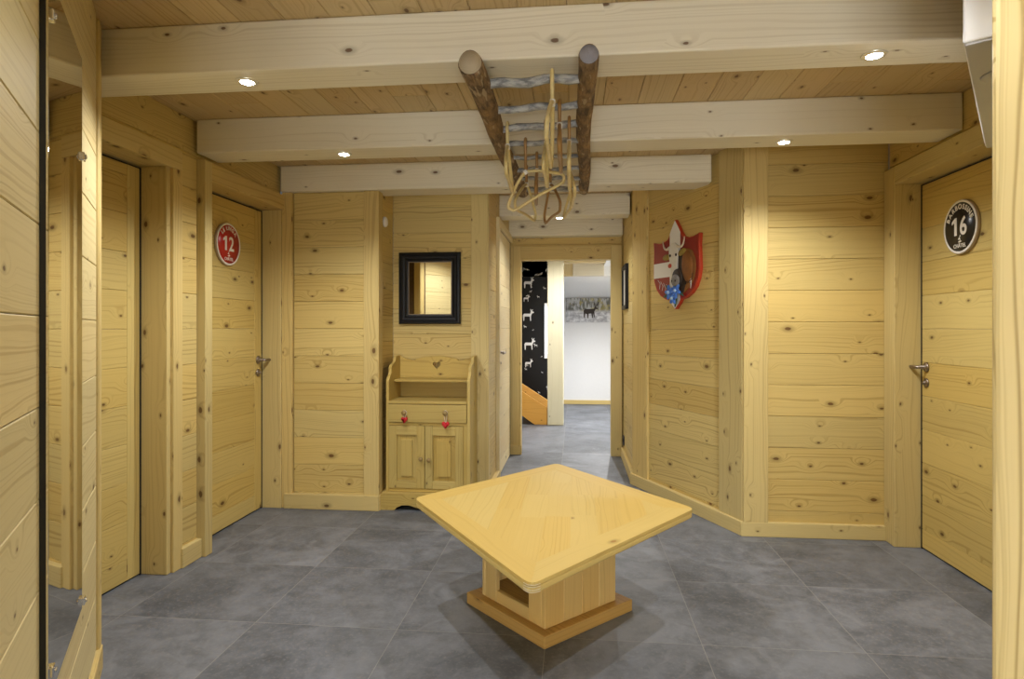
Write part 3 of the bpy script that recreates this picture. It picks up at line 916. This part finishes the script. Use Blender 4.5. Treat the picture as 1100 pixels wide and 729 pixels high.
bm = newbm(); box(bm, mx0 + .060, mx1 - .060, YB - .006, YB - .001, mz0 + .060, mz1 - .060, 2, 0); obj('glass', bm, M['mirror'], mr)
bm = newbm(); mframe(bm, mx0 + .0665, mx1 - .0665, mz0 + .0665, mz1 - .0665, [(0, .0062), (0, .0085), (.004, .0085), (.006, .0062)], YB); obj('inner_bead', bm, M['brass'], mr)

# white sensor on the niche side wall
sn = newbm(); lathe(sn, [(.036, 0), (.036, .010), (.030, .018), (.012, .022), (0, .022)], Matrix.Translation((-1.3175, 4.165, 1.957)) @ Matrix.Rotation(PI / 2, 4, 'Y'), 28)
tag(obj('wall_sensor', sn, M['whitep'], None, (-1.3175, 4.165, 1.957)), 'small round white sensor high on the niche side wall', 'sensor')

# ------------------------------------------------------------------ tall mirror on the left partition
s0, s1 = .532, 1.03          # along the partition from its end towards the viewer
lm, _ = frame_mtx(lpt(s1), lpt(s0)); LM = s1 - s0
tm = thing('tall_mirror', 'tall frameless mirror held by chrome clips on the left boarded partition', 'mirror', (*lpt((s0 + s1) / 2, .01), .43))
mz0, mz1 = .432, 1.975
bm = newbm(); box(bm, 0, LM, -.016, -.011, mz0, mz1, 2, .0008, lm); obj('glass', bm, M['mirror2'], tm)
bm = newbm(); box(bm, .0, LM - .0, -.0108, -.0005, mz0, mz1, 2, 0, lm); obj('backing', bm, M['gasket'], tm)
for x, z in ((LM - .005, 1.70), (LM - .005, .455), (.02, 1.885), (.02, .49)):
    b_ = newbm(); box(b_, x - .012, x + .012, -.024, 0, z - .012, z + .012, 2, .003, lm, 2)
    lathe(b_, [(.006, 0), (.006, .004), (0, .005)], lm @ Matrix.Translation((x, -.0235, z)) @ Matrix.Rotation(PI / 2, 4, 'X'), 14)
    obj('mirror_clip', b_, M['chrome'], tm)

# ------------------------------------------------------------------ round door signs
def arc_text(bm, s, R, size, mt, centre_deg=90, spread=None, off=.0):
    """letters set along an arc of radius R in the local xz plane, facing -y"""
    widths = []
    glyphs = []
    for ch in s:
        cu = bpy.data.curves.new('t', 'FONT'); cu.body = ch; cu.size = size; cu.extrude = .0006; cu.offset = off; cu.align_x = 'CENTER'
        o = bpy.data.objects.new('t', cu); C.objects.link(o)
        bpy.context.view_layer.update()
        me = bpy.data.meshes.new_from_object(o.evaluated_get(bpy.context.evaluated_depsgraph_get())) if ch != ' ' else None
        w = (max(v.co.x for v in me.vertices) - min(v.co.x for v in me.vertices)) if me and len(me.vertices) else size * .28
        widths.append(w + size * .11); glyphs.append(me)
        bpy.data.objects.remove(o); bpy.data.curves.remove(cu)
    tot = sum(widths); a = centre_deg + math.degrees(tot / R) / 2
    for w, me in zip(widths, glyphs):
        th = math.radians(a - math.degrees(w / R) / 2); a -= math.degrees(w / R)
        if me is None: continue
        m_ = mt @ Matrix.Translation((R * math.cos(th), 0, R * math.sin(th))) @ Matrix.Rotation(-(th - PI / 2), 4, 'Y') @ Matrix.Rotation(PI / 2, 4, 'X')
        t = bmesh.new(); t.from_mesh(me); t.transform(m_); me2 = bpy.data.meshes.new('x'); t.to_mesh(me2); t.free(); bm.from_mesh(me2)
        bpy.data.meshes.remove(me2); bpy.data.meshes.remove(me)
def line_text(bm, s, size, x, z, mt, off=.0, sx=1.0):
    cu = bpy.data.curves.new('t', 'FONT'); cu.body = s; cu.size = size; cu.extrude = .0006; cu.offset = off; cu.align_x = 'CENTER'
    o = bpy.data.objects.new('t', cu); C.objects.link(o); bpy.context.view_layer.update()
    me = bpy.data.meshes.new_from_object(o.evaluated_get(bpy.context.evaluated_depsgraph_get()))
    t = bmesh.new(); t.from_mesh(me); t.transform(mt @ Matrix.Translation((x, 0, z)) @ Matrix.Rotation(PI / 2, 4, 'X') @ Matrix.Diagonal((sx, 1, 1, 1)))
    me2 = bpy.data.meshes.new('x'); t.to_mesh(me2); t.free(); bm.from_mesh(me2)
    bpy.data.meshes.remove(me2); bpy.data.meshes.remove(me); bpy.data.objects.remove(o); bpy.data.curves.remove(cu)

def door_sign(p, p_dir, z, R, face, word, num, label):
    """p: plan point on the door face, p_dir: plan direction of reading (left to right)"""
    mt, _ = frame_mtx(p, (p[0] + p_dir[0], p[1] + p_dir[1])); mt = mt @ Matrix.Translation((0, 0, z))
    t_ = thing('door_sign', label, 'sign', (mt.translation.x, mt.translation.y, z), 0, 'round piste number signs on the doors')
    rx = mt @ Matrix.Rotation(PI / 2, 4, 'X')
    b_ = newbm(); lathe(b_, [(0, 0), (R, 0), (R, .014), (R - .002, .016), (0, .016)], rx, 56); obj('disc', b_, M['signedge'], t_)
    b_ = newbm(); lathe(b_, [(R - .013, .0162), (R - .013, .0172), (R - .0015, .0172), (R - .0015, .0162)], rx, 56); obj('rim', b_, M['signwht'], t_)
    b_ = newbm(); lathe(b_, [(0, .0162), (R - .0132, .0162), (R - .0132, .0168), (0, .0168)], rx, 56); obj('face', b_, face, t_)
    fm = mt @ Matrix.Translation((0, -.0175, 0))
    b_ = newbm(); layers(b_); arc_text(b_, word, R * .66, R * .255, fm, 90, off=.0011); obj('lettering', b_, M['signwht'], t_)
    b_ = newbm(); hh = R * .66; zb = -R * .30; xo = -R * .30
    prism(b_, [(xo - R * .02, zb), (xo + R * .13, zb), (xo + R * .13, zb + hh), (xo + R * .02, zb + hh), (xo - R * .17, zb + hh * .80), (xo - R * .17, zb + hh * .64), (xo - R * .02, zb + hh * .74)], 1, -.0004, .0006, 0, 0, fm)
    line_text(b_, num[1], R * .93, R * .21, zb + .001, fm, .0022, .92); obj('number', b_, M['signwht'], t_)
    b_ = newbm(); line_text(b_, 'CHÂTEL', R * .20, 0, -R * .76, fm, .0003); obj('village_name', b_, M['signwht'], t_)
    b_ = newbm()                                    # small skier-like swoosh mark above the village name
    for pts in ([(-.10, -.46), (-.02, -.36), (.05, -.50), (.0, -.47)], [(-.13, -.55), (.02, -.50), (.12, -.54), (.02, -.57)], [(-.01, -.33), (.03, -.30), (.05, -.34), (.02, -.37)]):
        prism(b_, [(q[0] * R, q[1] * R) for q in pts], 1, 0, .0006, 0, 0, fm)
    obj('emblem', b_, M['signwht'], t_)
    return t_
door_sign((-2.108, 3.545), (0, 1), 1.728, .130, M['red'], 'LE LINGA', '12', 'round red sign numbered 12 with white lettering on the left wooden door')
door_sign((1.912, 3.245), (0, -1), 1.719, .134, M['signblk'], 'BARBOSSINE', '16', 'round black sign numbered 16 with white lettering on the right-hand wooden door')

# ------------------------------------------------------------------ shield with cow on the angled wall
sm, _ = frame_mtx(apt(0, .031), apt(1, .031))
cs_ = .585                     # centre along the wall
shd = thing('wall_shield', 'red shield plaque with white cross and cow head on the angled wall', 'plaque', (*apt(cs_, .02), 1.36))
def sh_out(k=1.0):
    r_ = [(0.275, .205), (.268, .10), (.272, .0), (.265, -.10), (.235, -.19), (.185, -.27), (.11, -.345), (.06, -.385)]
    right = [(.062, .215), (.10, .175), (.16, .165), (.22, .185)] + r_
    pts = [(0, .300)] + right + [(0, -.405)] + [(-x, z) for x, z in reversed(right)]
    return pts
Z0 = 1.762 - .10
def sp(p, s=1.0): return (cs_ + p[0], Z0 + p[1])
shape = [(0, .305), (.062, .232), (.085, .195), (.13, .165), (.19, .160), (.262, .178), (.262, .08), (.272, -.03), (.262, -.12), (.225, -.20), (.165, -.26), (.10, -.292), (.062, -.262), (.058, -.255), (.0, -.31)]
# measured outline: top point, flared upper corners, belly, pointed foot
right = [(.040, .250), (.064, .212), (.095, .178), (.15, .162), (.21, .163), (.274, .178), (.268, .10), (.272, .02), (.276, -.05), (.262, -.115), (.232, -.170), (.185, -.212), (.125, -.240), (.070, -.250), (.045, -.278)]
outl = [(0, .305)] + right + [(0.0, -.315)] + [(-x, z) for x, z in reversed(right)]
b_ = newbm(); prism(b_, [sp(p) for p in outl], 1, -.026, 0, 2, .003, sm); obj('board', b_, M['shedge'], shd)
inner_ = [(p[0] * .955, p[1] * .965) for p in outl]
b_ = newbm(); prism(b_, [sp(p) for p in inner_], 1, -.0275, -.0262, 2, 0, sm); obj('red_field', b_, M['shred'], shd)
b_ = newbm()
prism(b_, [sp(p) for p in [(0, .298), (.040, .246), (.062, .212), (.062, .02), (.062, -.248), (.043, -.275), (0, -.308), (-.043, -.275), (-.062, -.248), (-.062, -.085), (-.265, -.085), (-.264, .02), (-.062, .02), (-.062, .212), (-.040, .246)]], 1, -.0285, -.0276, 2, 0, sm)
obj('white_cross', b_, M['shwht'], shd)
def blob(bm, cx, cz, rx, rz, d0, d1, mt, n=26, dome=True, tilt=0.0):
    """low relief ellipse"""
    t = newbm(); ct, s_ = math.cos(tilt), math.sin(tilt); rings = []
    for f, dd_ in ((1, 0), (.96, .45), (.8, .75), (.5, .95), (.2, 1.0)):
        rings.append([t.verts.new((cx + ct * rx * f * math.cos(2 * PI * k / n) - s_ * rz * f * math.sin(2 * PI * k / n), -(d0 + (d1 - d0) * dd_), cz + s_ * rx * f * math.cos(2 * PI * k / n) + ct * rz * f * math.sin(2 * PI * k / n))) for k in range(n)])
    for A, B in zip(rings[:-1], rings[1:]):
        for k in range(n): t.faces.new((A[k], A[(k + 1) % n], B[(k + 1) % n], B[k]))
    t.faces.new(rings[-1]); bmesh.ops.recalc_face_normals(t, faces=t.faces[:])
    for f in t.faces: f.smooth = True
    t.normal_update(); paint(t, 2); absorb(bm, t, mt)
Q = lambda x, z: (cs_ + x, Z0 + z)
b_ = newbm(); prism(b_, [Q(*p) for p in [(.075, .060), (.10, .085), (.15, .090), (.20, .072), (.235, .020), (.245, -.05), (.225, -.12), (.18, -.17), (.115, -.205), (.085, -.21), (.07, -.12), (.055, -.03)]], 1, -.034, -.0286, 2, .002, sm); obj('cow_shoulder', b_, M['cowbrn'], shd)
b_ = newbm(); blob(b_, cs_ + .150, Z0 - .030, .060, .108, .0335, .044, sm, 26, True, .12); obj('cow_flank', b_, M['cowbrn'], shd)
b_ = newbm(); prism(b_, [Q(*p) for p in [(.052, .050), (.080, .075), (.105, .045), (.135, -.06), (.14, -.14), (.11, -.205), (.062, -.20), (.05, -.10)]], 1, -.036, -.0342, 2, .0008, sm)
for q in range(9):
    x = .075 + q * .017; tube(b_, [sm @ V((cs_ + x, -.0365, Z0 - .03 - q * .006)), sm @ V((cs_ + x - .004, -.0365, Z0 - .10)), sm @ V((cs_ + x - .02, -.0365, Z0 - .165 + q * .003))], .0016, 5)
obj('cow_neck', b_, M['cowdrk'], shd)
b_ = newbm(); prism(b_, [Q(*p) for p in [(-.050, .120), (-.02, .142), (.025, .142), (.055, .118), (.060, .07), (.050, .01), (.048, -.06), (.070, -.10), (.06, -.16), (.0, -.17), (-.02, -.12), (-.028, -.03), (-.048, .04)]], 1, -.046, -.0362, 2, .004, sm); obj('cow_face', b_, M['cowwht'], shd)
b_ = newbm(); blob(b_, cs_ + .046, Z0 - .100, .058, .062, .040, .054, sm); obj('cow_muzzle_rim', b_, M['cowdrk'], shd)
b_ = newbm(); blob(b_, cs_ + .042, Z0 - .118, .046, .042, .050, .068, sm); obj('cow_muzzle', b_, M['cowgry'], shd)
b_ = newbm()
for x, r_ in ((.020, .007), (.060, .007)):
    blob(b_, cs_ + x, Z0 - .122, r_, r_ * 1.3, .062, .071, sm, 12)
    obj('cow_nostril', b_, M['cowdrk'], shd); b_ = newbm()
for x in (-.030, .040):
    b_ = newbm(); blob(b_, cs_ + x, Z0 + .058, .009, .011, .045, .052, sm, 12); obj('cow_eye', b_, M['cowdrk'], shd)
for sgn in (-1, 1):
    b_ = newbm(); pts = [sm @ V((cs_ + .005 + sgn * x, -.044, Z0 + z)) for x, z in ((.045, .115), (.08, .105), (.11, .118), (.125, .150), (.127, .170))]
    tube(b_, catmull(pts, 4), [.0105 - .0082 * i / 16 for i in range(17)], 8); obj('cow_horn', b_, M['horn'], shd)
    b_ = newbm(); blob(b_, cs_ + .005 + sgn * .092, Z0 + (.052 if sgn < 0 else .070), .046, .022, .036, .048, sm, 20, True, sgn * (.30 if sgn > 0 else -.05)); obj('cow_ear', b_, M['ear'], shd)
b_ = newbm(); blob(b_, cs_ - .035, Z0 - .012, .022, .016, .0455, .0490, sm, 18); obj('brand_mark', b_, M['shedge'], shd)
for cx_, cz_, rr_ in ((-.035, -.195, .052), (.045, -.188, .050), (.010, -.238, .044)):
    b_ = newbm()
    for k in range(5):
        a = 2 * PI * k / 5 + cx_ * 20
        blob(b_, cs_ + cx_ + math.cos(a) * rr_ * .55, Z0 + cz_ + math.sin(a) * rr_ * .55, rr_ * .50, rr_ * .27, .047, .060, sm, 14, True, a)
    fl_o = obj('gentian_flower', b_, M['blue'], shd)
    b_ = newbm(); blob(b_, cs_ + cx_, Z0 + cz_, rr_ * .24, rr_ * .24, .056, .068, sm, 12); obj('flower_centre', b_, M['blue2'], fl_o)
b_ = newbm()
for x, z, a in ((-.085, -.215, .4), (-.07, -.16, 2.6), (.09, -.21, -.5), (.03, -.27, 1.2)): blob(b_, cs_ + x, Z0 + z, .034, .010, .040, .046, sm, 12, True, a)
obj('leaves', b_, M['leafg'], shd)
for k in range(4):
    b_ = newbm()
    x = -.21 + k * .035
    tube(b_, [sm @ V((cs_ + x, -.0295, Z0 - .10 - k * .012)), sm @ V((cs_ + x + .03, -.0295, Z0 - .125 - k * .02)), sm @ V((cs_ + x + .02, -.0295, Z0 - .165 - k * .012))], .0018, 5); obj('painted_scroll', b_, M['shwht'], shd); b_ = newbm()
    tube(b_, [sm @ V((cs_ + .165 + k * .012, -.0365, Z0 - .13 - k * .01)), sm @ V((cs_ + .20, -.0365, Z0 - .115 - k * .012)), sm @ V((cs_ + .19, -.0365, Z0 - .15 - k * .01))], .0018, 5); obj('painted_scroll', b_, M['shwht'], shd)

# ------------------------------------------------------------------ small black frame and socket in the corridor
pf = thing('picture_frame', 'small black framed picture on the corridor right wall by the doorway', 'picture', (.46, 5.53, 1.385))
fmx, _ = frame_mtx((.461, 5.74), (.461, 5.33))
b_ = newbm()
for x0, x1, z0, z1, g_ in ((0, .035, 1.385, 1.775, 2), (.375, .41, 1.385, 1.775, 2), (.035, .375, 1.385, 1.42, 0), (.035, .375, 1.74, 1.775, 0)): box(b_, x0, x1, -.028, 0, z0, z1, g_, .003, fmx)
obj('frame', b_, M['black'], pf)
b_ = newbm(); box(b_, .034, .376, -.012, -.002, 1.419, 1.741, 2, 0, fmx); obj('print', b_, M['signwht'], pf)
sk = thing('wall_socket', 'dark wall socket low on the corridor right wall beside the doorway', 'socket', (.46, 5.80, .17))
smx, _ = frame_mtx((.461, 5.845), (.461, 5.76))
b_ = newbm(); box(b_, 0, .085, -.010, 0, .13, .215, 2, .004, smx, 2); obj('cover_plate', b_, plain('dark_blue_plastic', (.03, .03, .06), .4), sk)
b_ = newbm(); lathe(b_, [(.020, 0), (.020, .003), (.014, .003), (.013, .001), (0, .001)], smx @ Matrix.Translation((.0425, -.010, .172)) @ Matrix.Rotation(PI / 2, 4, 'X'), 20); obj('socket_well', b_, M['black'], sk)

# ------------------------------------------------------------------ white wall unit behind the near post
ua, ub = V((.862, 1.465, 0)), V((1.432, 2.31, 0))
um, UL = frame_mtx((ub.x, ub.y), (ua.x, ua.y))
wu = thing('wall_unit', 'white box-shaped wall unit with grey underside high behind the right-hand post', 'wall unit', ((ua.x + ub.x) / 2, (ua.y + ub.y) / 2, 1.85))
b_ = newbm(); box(b_, 0, UL, 0, .135, 1.853, 2.10, 0, .006, um, 3); obj('casing', b_, M['whitep'], wu)
b_ = newbm(); box(b_, .004, UL - .004, .004, .131, 1.848, 1.8532, 0, .001, um); obj('base_panel', b_, M['greyp'], wu)
b_ = newbm(); lathe(b_, [(.045, 0), (.045, -.004), (.040, -.006), (0, -.006)], um @ Matrix.Translation((UL - .25, .065, 1.848)), 28); obj('cover_disc', b_, M['greyp'], wu)

# ------------------------------------------------------------------ ladder hung under the beams
ZR = 2.094
lad = thing('ladder_rack', 'rustic log ladder with bark hung flat under the beams as a clothes rail', 'ladder', (-.15, 2.95, ZR))
rs = random.Random(5)
def log(p0, p1, r0, r1, seed):
    q = random.Random(seed); N = 40; pts = []
    for i in range(N):
        t = i / (N - 1)
        pts.append(V(p0).lerp(V(p1), t) + V((.006 * math.sin(t * 7 + seed), 0, -.003 - .003 * math.sin(t * 5 + seed))))
    ph = [q.uniform(0, 6) for _ in range(4)]
    rad = [(r0 + (r1 - r0) * i / (N - 1)) for i in range(N)]
    rf = lambda i, k: .95 + .035 * math.sin(k * 2 * PI / 20 * 3 + ph[0] + i * .3) + .03 * math.sin(i * .9 + ph[1] + k) * .6
    b = newbm(); tube(b, pts, rad, 20, False, True, rf, 1); return b, pts, rad
for p0, p1, r0, r1, seed in (((-.345, 1.99, ZR), (-.338, 3.98, ZR + .006), .043, .036, 1), ((.041, 1.975, ZR + .004), (.055, 3.92, ZR + .006), .0345, .034, 2)):
    b_, pts, rad = log(p0, p1, r0, r1, seed)
    lo = obj('rail', b_, M['bark'], lad)
    b_ = newbm(); e = pts[0]; lathe(b_, [(0, .0006), (r0 * .88, .0006), (r0 * .88, .003), (0, .0032)], Matrix.Translation(e) @ Matrix.Rotation(PI / 2, 4, 'X'), 24); obj('cut_end', b_, M['cutend'] if seed == 1 else plain('greyed_log_end', (.27, .26, .29), .8, noise=.35, nscale=40), lo)
RP = []
rY = [2.155, 2.415, 2.645, 2.865, 3.125, 3.375, 3.590, 3.865]
for i, y in enumerate(rY):
    q = random.Random(i + 20); N = 14
    y1 = y + (.03, .03, .03, .05, .015, .0, .0, .0)[i]
    pts = [V((-.335 + (.375) * k / (N - 1), y1 + (y - y1) * k / (N - 1) + .004 * math.sin(k * 1.3 + i), ZR - .002 + .004 * math.sin(k * .9 + 2 * i))) for k in range(N)]
    r_ = (.0165, .0145, .0160, .0130, .0105, .0120, .0115, .0165)[i]; RP.append(pts)
    b_ = newbm(); tube(b_, pts, [r_ * q.uniform(.9, 1.1) for _ in range(N)], 10, grain=0); obj('rung', b_, M['rung'], lad)

# bentwood hangers
def hanger(x, y, rr_, label, yaw=0, size=1.0, roll=0.0, drop=.0, mat='cane', two=True, swing=0.0):
    """hook over a rung at (x, y, ZR); the body hangs in the plane of `yaw` (0 = along the hall)"""
    i_ = min(range(8), key=lambda k: abs(rY[k] - y)); a_, b2 = [(p, q) for p, q in zip(RP[i_][:-1], RP[i_][1:]) if p.x <= x <= q.x][0]
    c_ = a_.lerp(b2, (x - a_.x) / (b2.x - a_.x)); y = c_.y; ZR = c_.z
    t_ = thing('clothes_hanger', label, 'clothes hanger', (x, y, ZR), 0, 'cane hangers on the ladder rack')
    zt = -.075 * size - .012 - drop
    m_ = Matrix.Translation((x, y, ZR + zt)) @ Matrix.Rotation(math.radians(yaw), 4, 'Z') @ Matrix.Rotation(math.radians(swing), 4, 'X') @ Matrix.Rotation(math.radians(roll), 4, 'Y') @ Matrix.Translation((0, 0, -zt))
    h = rr_ * 1.1 + .0085
    r_in = h
    hook = []
    for k in range(13):
        a = math.radians(-25 + 215 * k / 12)
        hook.append(V((0, h * math.cos(a), h * math.sin(a))))
    hook += [V((0, -.006, -.045)), V((0, 0, -.075 * size - .02 - drop))]
    # hook in the plane perpendicular to the rung (local yz) regardless of the body yaw
    hm = Matrix.Translation((x, y, ZR)) @ Matrix.Rotation(math.radians(yaw * .0), 4, 'Z')
    b_ = newbm(); tube(b_, catmull([hm @ p for p in hook], 3), .0072, 8); obj('hook', b_, M['cane2' if two else mat], t_)
    zt = -.075 * size - .012 - drop
    W, Hh = .205 * size, .15 * size
    body = [V((0, 0, zt)), V((0, .06 * size, zt - .022 * size)), V((0, .14 * size, zt - .075 * size)), V((0, W, zt - .13 * size)), V((0, W * .97, zt - .165 * size)), V((0, W * .80, zt - .178 * size)),
            V((0, 0, zt - .172 * size)), V((0, -W * .80, zt - .178 * size)), V((0, -W * .97, zt - .165 * size)), V((0, -W, zt - .13 * size)), V((0, -.14 * size, zt - .075 * size)), V((0, -.06 * size, zt - .022 * size))]
    b_ = newbm(); tube(b_, catmull([m_ @ p for p in body], 5, True), .0078, 8, True); obj('body', b_, M[mat], t_)
    b_ = newbm(); p = m_ @ V((0, 0, zt + .012)); q = m_ @ V((0, 0, zt - .010)); tube(b_, [p, (p + q) / 2, q], [.0105, .0112, .0105], 10); obj('binding', b_, M['bind'], t_)
    return t_
R_ = (.0165, .0145, .0160, .0130, .0105, .0120, .0115, .0165)
hanger(-.077, rY[0] + .01, R_[0], 'pale cane hanger hooked on the nearest rung of the log ladder', 0, 1.0, 4, mat='cane', two=False)
hanger(-.058, rY[1], R_[1], 'brown hooked hanger on the second rung near the right-hand rail', 0, .82, -1, mat='cane2')
hanger(-.122, rY[2] + .01, R_[2], 'straight pale hanger in the middle of the third rung', 0, .84, 1, mat='cane', two=True)
hanger(-.022, rY[2], R_[2], 'golden hanger with dark hook on the third rung close to the right-hand rail', 0, .92, 0, mat='cane')
hanger(-.026, rY[4], R_[4], 'pale leaning hanger on the fifth rung close to the right-hand rail', 3, .85, -8, mat='cane', two=False)
hanger(-.290, rY[2] + .02, R_[2], 'pale hanger on the third rung right against the left log rail', 2, .9, -3, mat='cane', two=False)
hanger(-.230, rY[3] + .02, R_[3], 'large pale hanger turned broadside to the viewer on the fourth rung', 95, .72, -10, mat='cane', drop=.07, swing=-30)
hanger(-.190, rY[4], R_[4], 'dark brown hanger on the fifth rung behind the broadside hanger', 3, .80, 2, mat='cane2')
hanger(-.130, rY[5], R_[5], 'brown hanger on the sixth rung in the left cluster', 14, 1.0, -3, mat='cane2')
hanger(-.262, rY[5], R_[5], 'pale hanger on the sixth rung nearest the left log rail', -12, .95, 2, mat='cane')
hanger(-.020, rY[6], R_[6], 'small pale hanger alone on the right end of the seventh rung', 8, .8, 10, mat='cane', two=False)

# ------------------------------------------------------------------ downlights
def downlight(x, y, z, label, watts, group='recessed downlights in the beams', r=.034, size=150, blend=.75, vis=True):
    t_ = thing('recessed_downlight', label, 'downlight', (x, y, z), 0, group)
    b_ = newbm(); lathe(b_, [(r * .70, -.001), (r, -.001), (r + .006, 0.0), (r + .006, -.003), (r, -.006), (r * .72, -.005), (r * .70, -.001)][1:], Matrix.Translation((x, y, z)), 32)
    b_ = newbm(); t = newbm()
    prof = [(r * .72, -.0008), (r + .006, -.0008), (r + .005, -.004), (r * .80, -.006), (r * .72, -.004)]
    n = 32; rings = [[t.verts.new((p[0] * math.cos(2 * PI * k / n) + x, p[0] * math.sin(2 * PI * k / n) + y, z + p[1])) for k in range(n)] for p in prof]
    for i in range(len(rings)):
        A, B = rings[i], rings[(i + 1) % len(rings)]
        for k in range(n): t.faces.new((A[k], A[(k + 1) % n], B[(k + 1) % n], B[k]))
    bmesh.ops.recalc_face_normals(t, faces=t.faces[:]); t.normal_update(); paint(t, 2); absorb(b_, t)
    obj('trim_ring', b_, M['ring'], t_)
    b_ = newbm(); lathe(b_, [(0, -.0010), (r * .72, -.0010), (r * .70, -.0055), (r * .4, -.009), (0, -.010)], Matrix.Translation((x, y, z)), 28); obj('lens', b_, M['lamp'], t_)
    L = bpy.data.lights.new('downlight_bulb', 'SPOT'); L.energy = watts; L.spot_size = math.radians(size); L.spot_blend = blend; L.shadow_soft_size = .011
    L.color = (1.0, .995, .985)
    lo = bpy.data.objects.new('downlight_bulb', L); C.objects.link(lo); lo.parent = t_; lo.location = (0, 0, -.022)
    return t_
W0 = 58
downlight(-1.213, 2.178, ZB, 'lit downlight at the left end of the nearest visible beam', W0)
downlight(1.003, 2.178, ZB, 'lit downlight at the right-hand end of the nearest visible beam', W0)
downlight(-1.209, 3.135, ZB, 'lit downlight at the left end of the second beam', W0)
downlight(1.028, 3.150, ZB, 'lit downlight at the right-hand end of the second beam', W0)
downlight(-.124, 5.130, ZB, 'lit downlight in the corridor beam before the end doorway', W0 * .55)
for i, (x, y) in enumerate(((-.50, 1.225), (.55, 1.225), (.10, .275), (.10, -.675))):
    downlight(x, y, ZB, ('lit downlight over the viewer, left of the pair', 'lit downlight over the viewer, right of the pair', 'lit downlight in the beam just behind the viewer', 'lit downlight in the rearmost beam')[i], W0 * .22)
downlight(.52, 8.0, 2.06, 'lit downlight in the white ceiling beyond the doorway', 230, 'downlights beyond the doorway')
downlight(-.6, 6.9, 2.335, 'lit downlight over the stair beyond the doorway', 50, 'downlights beyond the doorway')
downlight(.30, 7.0, 2.335, 'lit downlight in the wooden ceiling just beyond the doorway', 150, 'downlights beyond the doorway')

# ------------------------------------------------------------------ world and view
w = bpy.data.worlds.new('world'); sc.world = w; w.use_nodes = True
w.node_tree.nodes['Background'].inputs[0].default_value = (.9, .95, 1, 1); w.node_tree.nodes['Background'].inputs[1].default_value = .15
vs = sc.view_settings
vs.view_transform = 'Standard'; vs.look = 'None'; vs.gamma = 1.0; vs.exposure = -.14
try: vs.use_curve_mapping = False
except Exception: pass
sc.cycles.max_bounces = 10; sc.cycles.diffuse_bounces = 6; sc.cycles.glossy_bounces = 5
sc.cycles.use_denoising = True
sc.cycles.sample_clamp_indirect = 6.0
